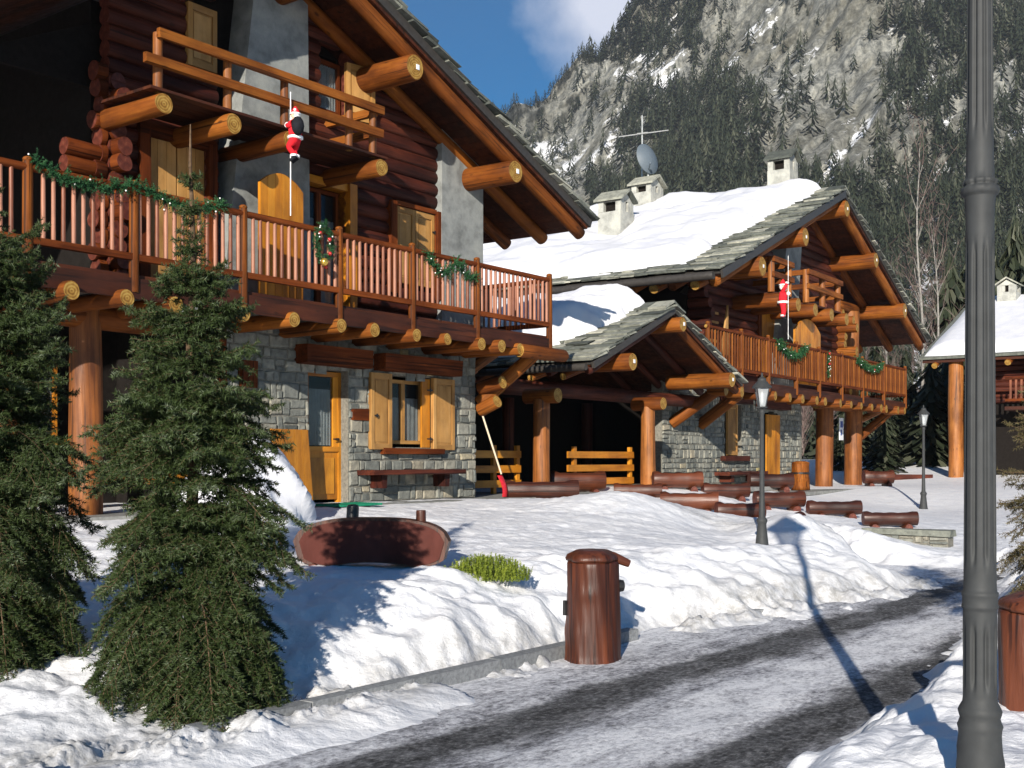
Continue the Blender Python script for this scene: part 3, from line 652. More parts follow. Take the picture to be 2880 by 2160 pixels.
        me=fastmesh('snow_cover',np.stack([Xs.ravel(),Yg.ravel(),Zs.ravel()],1),F[keep][:,::-1],['snow'],smooth=True); link('snow_cover',me,rf)
    return rf
def chimney(rf,x,y,z0,z1,w=.75,d=.7,gap=.25,yaw=0):
    mb=MB(); a=w/2;b=d/2; zc=z1-.38
    mb.box((x-a,y-b,z0),(x+a,y+b,zc-gap),tint=.5,jit=.01)
    for sx_ in (-1,1):
        for sy in (-1,1): mb.box((x+sx_*(a-.09)-.09+.003,y+sy*(b-.09)-.09+.003,zc-gap+.002),(x+sx_*(a-.09)+.087,y+sy*(b-.09)+.087,zc-.002),tint=.4)
    mb.box((x-a*.55,y-b+.01,zc-gap+.002),(x-a*.2,y-b+.15,zc-.01)) ; mb.box((x+a*.2,y-b+.01,zc-gap+.002),(x+a*.55,y-b+.15,zc-.01))
    mb.box((x-a+.15,y-b+.16,zc-gap+.001),(x+a-.15,y+b-.16,zc-.011),mi=2)
    for s in (-1,1):
        P=[(x,zc+.30),(x+s*(a+.09),zc+.0),(x+s*(a+.09),zc+.06),(x,zc+.37)]
        if s<0:P=P[::-1]
        mb.prism(P,y-b-.10,y+b+.10,mi=1)
    mb.prism([(x-a+.02,zc+.0),(x+a-.02,zc+.0),(x,zc+.25)],y-b+.02,y+b-.02,mi=0)
    return mb.build('chimney',['chim','slate','room_shade'],rf)
# ============================================================ first chalet
c1=thing('chalet','large log and stone chalet filling the left half, with a long railed balcony','chalet',F1.o,F1.rz)
AX,AZ,SL=-4.9,8.16,.42
zr=lambda x: AZ-SL*abs(x-AX)
win=(-2.40,.90,-1.20,2.12); door=(-4.17,-.02,-3.29,2.12)
stonewall(c1,-5.95,0,0,2.95,[door,win])
mb=MB(); mb.box((-9.8,2.4,0),(-5.95,2.6,2.75),tint=.3); mb.box((-5.95,.28,0),(-5.7,2.6,2.75),tint=.4); mb.build('recessed_wall','room_shade',c1)
# dark loggia window behind the spruce
wn=window(c1,-8.3,-7.1,1.0,2.1,y=2.2,frame='orange')
mb=MB(); mb.box((-8.5,2.1,.9),(-6.9,2.38,.99)); mb.build('window_sill','orange',c1)
for x,y,zt in ((-8.04,-.0,2.75),(-9.75,.0,2.75),(-8.04,2.0,2.75)):
    mb=MB(); mb.tube((x,y,-.05),(x,y,zt),.215,.185,seg=22,wob=.05,caps=(0,1)); mb.build('post',['post','end'],c1,smooth=True)
mb=MB(); mb.tube((-10,0,2.55),(-5.9,0,2.55),.17,seg=14); mb.build('beam_log',['log','end'],c1,smooth=True)
for z in (.35,.75):
    mb=MB(); mb.box((-7.8,.3,z),(-5.95,.36,z+.14)); mb.build('terrace_rail','orange',c1)
stonewall(c1,0.002,.01,0,.01)if 0 else None
# return side of the stone corner
mb=MB(); mb.box((-.30,.285,0),(-.02,9.8,2.95),tint=.4); mb.box((-9.8,9.6,0),(-.3,9.8,7),tint=.4); mb.build('side_wall','mortar',c1)
# small stone facings: lintels, shelf, blocks
def beam(x0,x1,z0,z1,y0,y1,name,mat='wall',par=None):
    mb=MB(); mb.box((x0,y0,z0),(x1,y1,z1),jit=.008); return mb.build(name,mat,par or c1)
beam(-4.45,-3.02,2.17,2.46,-.30,.1,'lintel','rail'); beam(-2.72,-.72,2.17,2.45,-.30,.1,'lintel','rail')
beam(-2.55,-1.02,.78,.885,-.13,.14,'window_sill','rail')
beam(-3.22,-2.86,1.33,1.52,-.05,.12,'timber_block','rail')
beam(-5.55,-5.28,1.75,2.15,-.12,-.005,'letter_box','rail'); beam(-5.98,-5.8,.95,2.5,-.06,.10,'corner_board','rail')
w1=window(c1,-2.32,-1.33,.96,2.06,y=.16,ct=.78)
leaf(w1,(-2.34,-.05,0),0,-.50,.86,2.13,'shutter'); leaf(w1,(-1.27,-.05,0),0,.58,.86,2.12,'shutter')
boards(w1,-1.50,-1.28,.9,2.1,-.01,'casement','orange',1)
hinge(w1,-1.45,-.09,1.05);hinge(w1,-1.45,-.09,1.90); hinge(w1,-2.78,-.10,1.42,.09)
dr=MB(); dr.box((-4.15,.16,0),(-4.07,.26,2.1)); dr.box((-3.35,.16,0),(-3.27,.26,2.1)); dr.box((-4.07,.16,2.02),(-3.35,.26,2.1)); dr.box((-4.07,.18,.05),(-3.35,.23,.82)); dr.box((-3.98,.165,.14),(-3.44,.18,.72)); dr.box((-4.07,.15,.82),(-3.35,.25,.90)); dr.box((-4.07,.17,.9),(-4.0,.24,2.02)); dr.box((-3.46,.17,.9),(-3.35,.24,2.02))
dr=dr.build('door','orange',c1); mb=MB(); mb.box((-4.0,.20,.9),(-3.46,.206,2.02)); mb.build('pane','glass',dr)
curtainmesh(-3.98,-3.48,.92,1.82,.225,.012).build('curtain','curtain',dr,smooth='all')
mb=MB(); mb.tube((-3.40,.165,1.02),(-3.40,.10,1.02),.02,seg=8); mb.tube((-3.40,.10,1.02),(-3.52,.10,1.02),.012,seg=8); mb.build('handle','black',dr)
mb=MB(); mb.box((-4.2,.5,-.1),(-3.2,.52,2.2)); mb.box((-4.2,.3,-.1),(-4.17,.5,2.2)); mb.box((-3.25,.3,-.1),(-3.22,.5,2.2)); mb.build('room_shade','room_shade',dr)
sf=MB(); sf.box((-3.12,-.42,.44),(-.78,-.03,.52),jit=.004); sf=sf.build('shelf','wall',c1)
for x in (-2.75,-1.15):
    mb=MB(); mb.prism([(x-.07,.435),(x+.07,.435),(x+.05,.22),(x-.05,.22)],-.30,-.02); mb.build('bracket','wall',sf)
# big orange door leaf folded back against the wall
mb=MB()
for i in range(5):
    a=-.02-.16*i; pl=[(a-.155+.0,0.0),(a,0.0),(a-.13,1.15),(a-.28,1.15)]; mb.prism(pl,-.03,.02,tint=.4+.2*random.random())
o=mb.build('door_leaf','orange',c1,loc=(-4.16,-.10,.0)); o.rotation_euler=(0,0,R(6))
# plaster pillars of the upper storey
mb=MB(); mb.prism([(-1.13,2.96),(.04,2.96),(.04,zr(0.04)+.02),(-1.13,zr(-1.13)+.02)],-.16,.55,tint=.5); mb.build('corner_pillar','plaster',c1)
mb=MB(); mb.prism([(-6.0,2.96),(-4.3,2.96),(-4.36,7.9),(-5.38,7.82)],-.20,.3,tint=.5); mb.build('chimney_breast','plaster',c1)
uh=[(-7.12,2.9,-6.18,5.06),(-4.3,2.9,-3.40,5.0),(-2.27,3.7,-1.13,5.02),(-3.95,6.2,-3.35,7.1),(-6.5,6.2,-5.9,7.1)]
def topl(z): 
    h=(AZ-.05-z)/SL; return AX-h,AX+h
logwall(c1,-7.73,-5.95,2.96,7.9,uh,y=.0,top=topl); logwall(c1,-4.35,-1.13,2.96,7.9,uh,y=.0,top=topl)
mb=MB(); mb.box((-7.6,.25,2.96),(-.02,.32,5.6),tint=.3); mb.prism([(-9.5,5.6),(-.3,5.6),(-1.1,6.3),(AX,7.9)],.25,.32,tint=.3); mb.build('inner_wall','room_shade',c1)
# crossing log ends at the corner of the recessed loggia
mb=MB(); z=3.08; k=0
while z<5.75:
    r_=.125; ln=.14+.12*math.sin(k*1.9)*(.6 if k%2 else 1)
    mb.tube((-7.6,-.02-abs(ln),z),(-7.6,.3,z),r_,seg=14,wob=.05)
    mb.tube((-7.75,.05,z+.108),(-7.86-.06*math.sin(k*2.3),.05,z+.108),r_,seg=14,wob=.05,caps=(1,1))
    if k in (6,7): mb.tube((-7.75,.05,z+.108),(-8.32,.05,z+.108),r_*.9,seg=14,wob=.05)
    z+=.215;k+=1
mb.build('crossed_log_corner',['rail','dend'],c1,smooth=True)
mb=MB(); mb.box((-9.9,4.9,2.96),(-7.6,5.0,6.5),tint=.3); mb.build('loggia_back_wall','room_shade',c1)
mb=MB(); mb.box((-7.75,.33,2.9),(-7.55,4.9,6.8)); mb.build('loggia_side_wall','room_shade',c1)  # walls painted near-black so the loggia reads as deep shade
# upper openings
s1=MB(); s1.box((-7.30,-.12,2.96),(-7.13,.12,5.2),jit=.01); s1.box((-6.17,-.14,2.96),(-6.03,.12,5.15),jit=.01); s1.box((-7.30,-.12,5.07),(-6.03,.12,5.22)); s1=s1.build('balcony_door','rail',c1)
for a,b in ((-7.12,-6.66),(-6.64,-6.18)): boards(s1,a,b,2.96,5.06,-.03,'shutter','pale',3)
s2=MB(); s2.box((-3.40,-.16,2.96),(-3.24,.12,5.12)); s2.box((-4.3,-.10,5.0),(-3.24,.12,5.12)); s2=s2.build('balcony_door','orange',c1)
w2=window(s2,-4.28,-3.42,2.96,4.98,y=.12,name='window_frame',frame='wall')if 0 else window(c1,-4.28,-3.42,2.96,4.98,y=.12,frame='rail',ct=.8)
lf=boards(c1,-.44,.44,0,1.78,-.02,'shutter','orange',6,arch=.20,th=.05); lf.location=(-5.27,-.62,3.05); lf.rotation_euler=(0,0,R(4))
w3=MB(); w3.box((-2.40,-.13,3.5),(-2.25,.12,5.05)); w3.box((-1.22,-.15,3.5),(-1.14,.12,5.05)); w3.box((-2.25,-.10,5.0),(-1.2,.10,5.08)); w3=w3.build('window','rail',c1)
for a,b in ((-2.24,-1.74),(-1.73,-1.23)): leaf(w3,(a,-.03,0),0,b-a,3.7,4.99,'shutter')
hinge(w3,-1.30,-.08,4.68,.1)
w4=window(c1,-3.95,-3.4,6.22,7.05,y=.10,frame='rail'); leaf(w4,(-3.40,-.05,0),-12,.55,6.18,7.08,'shutter'); 
w5=window(c1,-6.5,-5.95,6.22,7.05,y=.10,frame='rail'); leaf(w5,(-6.5,-.05,0),0,.5,6.2,7.08,'shutter')
# main balcony
balcony(c1,-10.6,.75,[-9.51,-8.12,-6.42,-4.63,-3.03,-1.39,.75],-1.15,3.99,3.17,2.96,[-9.7,-9.04,-8.32,-7.58,-6.5,-5.6,-4.68,-4.02,-3.12,-2.32,-1.40,-.92,-.3],step=.128,ret=[(.75,2.9)])
# brace carrying the balcony corner
br=MB(); br.tube((.05,-.05,1.72),(.62,-1.02,2.72),.13,seg=14,wob=.05); br.tube((-.25,-1.2,2.62),(1.15,-1.2,2.62),.12,seg=14,wob=.04) ; br.build('corner_brace',['log','end'],c1,smooth=True)
br=MB(); br.tube((.02,1.6,1.6),(.75,.1,2.75),.12,seg=14,wob=.05); br.tube((.4,.9,2.15),(.62,.55,2.5),.16,seg=12); br.build('corner_brace',['post','end'],c1,smooth=True)
br=MB(); br.tube((.03,-.1,1.6),(.03,-.5,1.75),.13,seg=12); br.tube((.03,-.1,2.0),(.03,-.62,2.1),.13,seg=12); br.build('corner_brace',['log','end'],c1,smooth=True)
# upper balcony with two heavy rails
ub=MB()
for i in range(6): ub.box((-7.9,-1.18+.18*i,5.30),(-3.62,-1.01+.18*i,5.335))
ub=ub.build('upper_balcony','soffit',c1)
for z,a,b in ((6.02,-7.78,-3.72),(5.66,-7.98,-3.74)):
    mb=MB(); mb.box((a,-1.21,z-.06),(b,-1.13,z+.06),jit=.008); mb.build('rail_board','log',ub)
for x in (-7.72,-6.62,-5.62,-4.35,-3.84):
    mb=MB(); mb.tube((x,-1.07,5.3),(x,-1.07,6.05),.062,.058,seg=12); mb.build('railing_post',['post','end'],ub,smooth=True)
for z in (6.0,5.68):
    mb=MB(); mb.box((-3.84,-1.1,z-.06),(-3.76,.0,z+.06)); mb.build('rail_board','log',ub)
for x in (-7.75,-6.65,-5.65,-3.82):
    mb=MB(); mb.tube((x,.2,5.13),(x,-1.24,5.13),.135,seg=18,wob=.04); mb.build('beam_log',['log','end'],ub,smooth=True)
# roof; left slope lengthened out of view to shade the loggia
r1=roof(c1,AX,AZ-.06,SL,11.2,7.6,-1.10,10.2,[(-3.03,zr(-3.03)-.50,.205,-1.22),(-.38,zr(-.38)-.50,.205,-1.22),(AX,AZ-.45,.205,-1.22)],[-.98,-.1,.8,1.7,2.7,3.8],-1.2,slate_y=(1.2,.6),snowL=None,snowR=(lambda A:1.2+0*A,lambda y:.4+0*y,.3),th=.20)
chimney(r1,-2.75,.9,6.9,8.45,.45,.5)
# ============================================================ second chalet
c2=thing('chalet','smaller looking log and stone chalet with snowy slate roof standing farther up the street','chalet',F2.o,F2.rz); c2.scale=(F2.k,)*3
AX2,AZ2,SL2=-.18,8.72,.405; Y2=1.15
zr2=lambda x: AZ2-SL2*abs(x-AX2)
hol=[(-5.55,.9,-4.45,2.3),(-3.2,-.02,-1.9,2.2)]
stonewall(c2,-9.06,-.15,-.1,2.9,hol,y=Y2,scale=.9)
mb=MB(); mb.box((-7.1,Y2+2.7,-.1),(-6.9,12.4,5.6),tint=.3); mb.box((-6.9,12.5,-.1),(3.3,12.7,5.0)); mb.box((-.15,Y2+3.2,-.1),(-.45,Y2+.3,2.9)); mb.box((-.15,Y2+3.0,-.1),(4.0,Y2+3.2,2.9)) ; mb.build('rear_walls','room_shade',c2)
mb=MB(); mb.box((-.16,Y2+.002,-.1),(.02,Y2+3,2.9),tint=.2); mb.build('stone_return','mortar',c2)
w=window(c2,-5.5,-4.5,.98,2.25,y=Y2+.15,frame='pale')
leaf(w,(-5.5,Y2-.05,0),0,-.0+.62,.95,2.3,'shutter')
def b2(x0,x1,z0,z1,y0,y1,n,mat='wall'): mb=MB(); mb.box((x0,Y2+y0,z0),(x1,Y2+y1,z1),jit=.006); return mb.build(n,mat,c2)
b2(-5.8,-4.2,.80,.93,-.15,.1,'window_sill'); b2(-5.9,-4.2,2.33,2.62,-.25,.1,'lintel'); b2(-3.5,-1.6,2.25,2.6,-.3,.1,'lintel'); b2(-6.2,-3.7,.42,.52,-.45,-.02,'shelf'); b2(-5.9,-5.7,.25,.415,-.35,-.02,'bracket'); b2(-4.2,-4.0,.25,.415,-.35,-.02,'bracket')
boards(c2,-2.95,-1.95,-.05,2.1,Y2-.1,'door_leaf','orange',5)
for x,y in ((1.98,Y2),(4.76,Y2)):
    mb=MB(); mb.tube((x,y,-.15),(x,y,2.75),.30 if x>3 else .27,.29 if x>3 else .26,seg=22,wob=.03,caps=(0,1)); mb.build('post',['post','end'],c2,smooth=True)
sg=MB(); sg.box((2.36,Y2-.36,1.45),(2.72,Y2-.34,2.15)); sg=sg.build('notice_board','signw',c2); mb=MB(); mb.box((2.43,Y2-.366,1.85),(2.66,Y2-.361,2.05)); mb.box((2.45,Y2-.366,1.6),(2.56,Y2-.361,1.78)); mb.build('print','signb',sg)
mb=MB(); mb.tube((1.2,Y2,2.6),(5.3,Y2,2.6),.2,seg=14); mb.build('beam_log',['log','end'],c2,smooth=True)
for y in (.2,):
    mb=MB(); mb.tube((4.95,Y2-.05,1.5),(6.35,.25,2.6),.15,seg=14); mb.build('corner_brace',['log','end'],c2,smooth=True)
    mb=MB(); mb.tube((5.2,Y2+.5,1.9),(6.9,.9,2.55),.12,seg=14); mb.build('corner_brace',['post','end'],c2,smooth=True)
mb=MB(); mb.tube((-8.6,Y2,1.7),(-8.2,.1,2.5),.14,seg=14); mb.tube((-7.0,Y2,1.7),(-7.0,.1,2.45),.15,seg=14); mb.build('corner_brace',['log','end'],c2,smooth=True)
# upper storey
uh2=[(-7.8,2.9,-6.9,4.9),(-3.35,2.9,-2.1,4.98),(-4.9,5.9,-4.1,6.8),(1.4,5.6,2.0,6.4)]
def topl2(z):
    h=(AZ2-.05-z)/SL2; return AX2-h,AX2+h
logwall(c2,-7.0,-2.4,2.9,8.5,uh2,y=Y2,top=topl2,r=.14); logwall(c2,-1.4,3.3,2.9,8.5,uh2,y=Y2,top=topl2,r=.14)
mb=MB(); mb.box((-7.0,Y2+.28,2.9),(3.2,Y2+.34,5.0)); mb.prism([(-9.0,2.9),(-7.0,2.9),(-7.0,5.55),(-9.0,4.85)],Y2+2.5,Y2+2.6); mb.box((-7.1,Y2+.34,2.9),(-7.0,Y2+2.6,5.6)); mb.prism([(-7.6,5.0),(3.2,5.0),(3.2,7.2),(AX2,8.6)],Y2+.28,Y2+.34); mb.build('inner_wall','room_shade',c2)
mb=MB(); mb.prism([(-2.75,2.9),(-1.2,2.9),(-.58,7.0),(-.50,8.3),(-1.7,8.2),(-1.75,7.0)],Y2-.22,Y2+.3,tint=.5); mb.build('chimney_breast','plaster',c2)
mb=MB(); z=3.05;k=0
while z<5.6:
    ln=.45+.25*math.sin(k*1.7); mb.tube((3.15,Y2-ln,z),(3.15,Y2+4,z),.15,seg=12,wob=.05); z+=.25;k+=1
mb.build('crossed_log_corner',['log','end'],c2,smooth=True)
mb=MB(); z=2.95;k=0
while z<5.4:
    mb.tube((-7.0,Y2-.25-.1*math.sin(k*1.3),z),(-7.0,Y2+.3,z),.13,seg=12,wob=.05); z+=.26;k+=1
mb.build('crossed_log_corner',['wall','wall'],c2,smooth=True)
mb=MB(); mb.tube((4.4,Y2,2.9),(4.4,Y2,5.75),.30,.29,seg=20); mb.build('post',['post','end'],c2,smooth=True)
mb=MB(); mb.tube((3.1,Y2+.05,5.85),(5.0,Y2+.05,5.85),.2,seg=14); mb.build('beam_log',['log','end'],c2,smooth=True)
d2=boards(c2,-3.3,-2.15,2.95,4.95,Y2-.08,'balcony_door','orange',4)
lf=boards(c2,-1.0,1.0,0,1.86,-.03,'shutter','orange',9,arch=.35,th=.06); lf.location=(-1.85,.28,2.95)
boards(c2,-6.6,-6.0,2.95,4.8,Y2-.05,'shutter','pale',3)
wj=b2(-3.5,-3.32,2.95,5.05,-.12,.1,'door_frame','rail')
mb=MB(); mb.prism([(-6.95,3.0),(-6.4,3.0),(-6.4,4.75)],Y2-.5,Y2-.45); mb.build('open_shutter','pale',c2)
w=window(c2,-4.8,-4.15,5.95,6.75,y=Y2+.1,frame='rail'); leaf(w,(-4.85,Y2-.06,0),0,-.62,5.95,6.75)
balcony(c2,-9.1,6.72,[-9.0,-7.1,-5.4,-3.45,-1.68,.22,2.15,4.3,6.72],0,3.92,3.02,2.80,[-8.3,-7.3,-6.2,-5.2,-4.2,-3.28,-2.3,-1.46,-.4,.6,1.7,2.76,3.6,4.3,5.4,6.1],step=.163,ret=[(6.72,3.2)],bd=.19,bmat='log')
# two small upper balconies
for x0,x1,nm in ((-5.0,-3.8,'upper_balcony'),(-2.5,.1,'upper_balcony')):
    s=.35; ub=MB(); ub.box((x0,-.02,5.15+s*0),(x1,Y2,5.2)); ub=ub.build(nm,'soffit',c2)
    for z in (6.05,5.65):
        mb=MB(); mb.box((x0-.1,-.06,z-.07),(x1+.1,.02,z+.07)); mb.build('rail_board','log',ub)
        mb=MB(); mb.box((x0-.04,.03,z-.07),(x0+.04,Y2,z+.07)); mb.box((x1-.04,.03,z-.07),(x1+.04,Y2,z+.07)); mb.build('rail_board','log',ub)
    for x in ((x0,x1,(x0+x1)/2) if x1-x0>2 else (x0,x1)):
        mb=MB(); mb.tube((x,.08,5.2),(x,.08,6.12),.09,seg=12); mb.build('railing_post',['post','end'],ub,smooth=True)
        mb=MB(); mb.tube((x,Y2+.2,4.98),(x,-.2,4.98),.19,seg=14); mb.build('beam_log',['log','end'],ub,smooth=True)
PR=[(AX2+s*d,zr2(AX2+s*d)-.54,.25,-.30) for s,d in ((1,0.001),(1,2.75),(-1,3.35),(-1,6.3),(1,5.85))]
r2=roof(c2,AX2,AZ2-.14,SL2,9.2,9.6,-.15,13,PR,[0.02,1.1,2.2,3.3,4.4,5.5],-.05,slate_y=(1.0,3.2),snowL=(lambda A:.55+.06*A,lambda y:.48+.4*np.exp(-((y-1.5)/.8)**2),.45),snowR=(lambda A:.8+0*A,lambda y:.3+0*y,.35),pr=.27,rr=.14,slate_eave=1.0,th=.14,ln_band=.05)
ch=chimney(r2,-.05,1.72,8.3,10.25,.68,.7,.3); chimney(r2,-.8,5.95,8.0,9.9,.85,.7,.22); chimney(r2,-4.5,5.0,6.4,8.6,.75,.75,.3); chimney(r2,.7,7.6,8.1,9.3,1.0,.7,.2)
ex=slope_pt(-1,AX2,AZ2-.14,SL2,9.3)
mb=MB(); mb.tube((ex[0]-.10,-.1,ex[1]+.02),(ex[0]-.10,12.9,ex[1]+.02),.10,seg=12,wob=.01,em=0); mb.build('gutter','gutter',r2,smooth=True)
for i in range(7):
    y=.5+1.1*i; p=slope_pt(-1,AX2,AZ2-.14,SL2,9.1); mb=MB(); mb.tube((p[0]+1.2,y,p[1]+.25),(p[0]-.02,y,p[1]-.2),.13,seg=12); mb.build('rafter_end',['log','end'],r2,smooth=True)
# dish and aerial on the middle chimney
loc=F2(-.75,5.95,9.75); ds=thing('satellite_dish','grey satellite dish on a mast on the middle chimney of the snowy roof','satellite dish',loc,0)
mb=MB(); mb.tube((0,0,0),(0,0,.85),.03,seg=8); mb.build('mast','alu',ds)
mb=MB(); V=[];n=26;rings=5
for j in range(rings+1):
    r_=.52*j/rings
    for i in range(n): q=6.283*i/n; V.append((r_*math.cos(q)*.92,.20*(r_/.52)**2-.12,r_*math.sin(q)*1.1))
F=[(j*n+i,j*n+(i+1)%n,(j+1)*n+(i+1)%n,(j+1)*n+i) for j in range(rings) for i in range(n)]
V2=[(x,y+.02,z) for x,y,z in V]; mb.add(V,F,V,.5); mb.add(V2,[f[::-1] for f in F],V2,.5)
o=mb.build('reflector','dish',ds,loc=(.02,-.06,.80),smooth='all'); o.rotation_euler=(R(-12),R(-14),R(38))
mb=MB(); mb.tube((0,-.1,.35),(.0,-.6,.45),.018,seg=6); mb.ball((0,-.6,.48),.05); mb.build('receiver_arm','dish',ds)
loc=F2(-.5,6.3,9.5); an=thing('aerial','thin television aerial with one long crossbar above the satellite dish','aerial',loc,0)
mb=MB(); mb.tube((0,0,0),(0,0,2.75),.032,.025,seg=8,wob=0); mb.build('mast','alu',an)
mb=MB(); mb.tube((-.85,0,1.98),(.95,0,2.22),.022,seg=8,wob=0); mb.tube((-.2,-.05,2.07),(.2,-.05,2.12),.03,seg=6); mb.build('crossbar','alu',an)
# ============================================================ portico between the chalets
po=thing('portico','low open log shelter with snowy slate gable between the two chalets','shelter',FP.o,FP.rz)
AXP,AZP,SLP=4.1,4.22,.43; zp=lambda x:AZP-SLP*abs(x-AXP)
for x in (0.02,4.43):
    mb=MB(); mb.tube((x,0,-.05),(x,0,1.95),.19,.17,seg=20,wob=.04,caps=(0,1)); mb.build('post',['post','end'],po,smooth=True)
    mb=MB(); mb.tube((x,.4,2.02),(x,-.42,2.02),.16,seg=18,wob=.04); mb.build('beam_stub',['log','end'],po,smooth=True)
mb=MB(); mb.tube((-.4,.75,2.24),(8.4,.75,2.24),.17,seg=14); mb.build('tie_beam',['wall','end'],po,smooth=True)
for x in (.02,4.43,8.2):
    mb=MB(); mb.tube((x,4.2,-.1),(x,4.2,2.3),.16,seg=12); mb.build('post',['wall','end'],po,smooth=True)
mb=MB(); mb.box((-3.6,4.6,-.1),(13.8,4.7,3.2)); mb.box((-3.7,1.8,2.6),(.6,4.6,2.68)) ; mb.build('shade_back_wall','room_shade',po)  # near-black wall added so the passage behind reads as deep shade
mb=MB(); mb.box((-.10,-.12,.0),(-.05,-.07,2.1)); mb.build('downpipe','gutter',po)
rp=roof(po,AXP,AZP-.1,SLP,3.75,4.0,-.8,7.1,[(AXP,zp(AXP)-.40,.17,-1.12),(1.85,zp(1.85)-.45,.19,-1.12),(6.65,zp(6.65)-.45,.19,-1.12)],[-.7,.3,1.3,2.3],-.9,slate_y=(1.6,2.6),snowL=(lambda A:.0+.75*np.clip((A-.9)/2,0,1),lambda y:.42+0*y,.62),snowR=(lambda A:.9+0*A,lambda y:.2+0*y,.25),rr=.1,slate_eave=1.2,th=.11,ln_band=.03,rmat='wall')  # darker wood on the rear rafters stands in for shade inside
ex=slope_pt(-1,AXP,AZP-.1,SLP,3.85)
mb=MB(); mb.tube((ex[0]-.07,-.8,ex[1]+.02),(ex[0]-.07,7,ex[1]+.02),.075,seg=12,wob=.01,em=0); mb.build('gutter','gutter',rp,smooth=True)
for i in range(4):
    y=-.15+.85*i; mb=MB(); mb.tube((ex[0]+.9,y,ex[1]+.1),(ex[0]+.03,y,ex[1]-.15),.085,seg=12); mb.build('rafter_end',['log','end'],rp,smooth=True)
# plank fences of the portico
for x0,x1,y,lab in ((-2.0,-.22,.35,'three rail orange plank fence left of the downpipe under the shelter'),(1.4,4.2,.25,'three rail orange plank fence between the two shelter posts')):
    fe=thing('plank_fence',lab,'fence',FP(0,0,0),FP.rz,'plank fences under the shelter')
    for z in (.12,.42,.72):
        mb=MB(); mb.box((x0,y,z),(x1,y+.05,z+.15),jit=.004); mb.build('rail_board','orange',fe)
    for x in ((x1-.08,x0+.9) if x0<0 else (x1-.1,x0+.3)):
        mb=MB(); mb.box((x,y+.052,-.05),(x+.1,y+.13,.98)); mb.build('fence_post','orange',fe)
# terrace slabs under the shelter and at the chalet doors
mb=MB(); mb.box((-10.5,-.75,-.12),(12.5,9.5,-.015),tint=.5); o=mb.build('terrace','pave',loc=F1.o,rz=F1.rz); o['kind']='structure'
mb=MB(); mb.box((-6.0,-.4,-.15),(7.2,14,-.04),tint=.5); o=mb.build('terrace','pave',loc=F2.o,rz=F2.rz); o['kind']='structure'
# ============================================================ third chalet, far right
E3=(16.8,47.0); u3=(.5989,.8008); n3=(.8008,-.5989)
c3=thing('chalet','distant snow roofed chalet partly hidden behind the big lamp post','chalet',(E3[0],E3[1],1.6),math.atan2(-.5989,.8008))
# local x along the eave (to the right, nearer), y up the slope direction (away)
mb=MB(); mb.prism([(0,0),(14,0),(14,.1),(0,.1)],0,.001)
V=[];nx_,ny_=40,24
for j in range(ny_):
    for i in range(nx_):
        x=14*i/(nx_-1); y=6.3*j/(ny_-1); e=min(i/2.,(nx_-1-i)/2.,j/1.5,1); V.append((x,y-.1,4.15+.43*y+.42*math.sqrt(max(e,0))+.04*math.sin(x*1.3+y)))
mb=MB(); mb.add(V,[tuple(f) for f in grid(nx_,ny_)],V,.5); 
rf=MB(); rf.box((0,0,0),(14,.1,.12)); 
def slab(mb,z,t,mi=0,o=0): 
    P=[(0-o,-.1-o,z),(14+o,-.1-o,z),(14+o,6.2,z+.43*6.3),(0-o,6.2,z+.43*6.3)]; Q=[(a,b,c+t) for a,b,c in P]
    mb.add(P+Q,[(0,3,2,1),(4,5,6,7),(0,1,5,4),(1,2,6,5),(2,3,7,6),(3,0,4,7)],P+Q,.3,mi)
    P=[(0-o,6.2,z+.43*6.3),(14+o,6.2,z+.43*6.3),(14+o,12.5,z),(0-o,12.5,z)]; Q=[(a,b,c+t) for a,b,c in P]
    mb.add(P+Q,[(0,3,2,1),(4,5,6,7),(0,1,5,4),(1,2,6,5),(2,3,7,6),(3,0,4,7)],P+Q,.3,mi)
rf=MB(); slab(rf,3.95,.12); slab(rf,4.08,.09,1,.1); rf=rf.build('roof',['soffit','slate'],c3); mb.build('snow_cover','snow',rf,smooth='all')
for i in range(10):
    mb=MB(); mb.tube((.5+1.4*i,1.5,4.5),(.5+1.4*i,-.15,3.82),.13,seg=10); mb.build('rafter_end',['log','end'],rf,smooth=True)
chimney(rf,1.95,5.7,6.2,8.0,.8,.8,.3)
logwall(c3,1.5,13,2.3,4.6,y=1.3); mb=MB(); mb.box((1.5,1.45,-.6),(13,1.6,2.3)); mb.box((1.5,1.6,-.6),(1.7,11,4.6)); mb.build('lower_wall','room_shade',c3)
for x in (1.2,4.6,8):
    mb=MB(); mb.tube((x,.35,-.9),(x,.35,4.0),.30,.28,seg=16); mb.build('post',['post','end'],c3,smooth=True)
bk=MB(); bk.box((3.2,-.2,1.95),(13,1.3,2.1)); bk=bk.build('balcony','soffit',c3)
for z in (2.3,3.15):
    mb=MB(); mb.box((3.2,-.15,z),(13,-.05,z+.1)); mb.build('handrail','rail',bk)
b=MB(); b.box((-.04,-.12,2.4),(.04,-.08,3.15)); bm3=b.mesh('baluster',['balu'])
for i in range(22): inst(bm3,'baluster',bk,(3.4+.2*i,0,0))
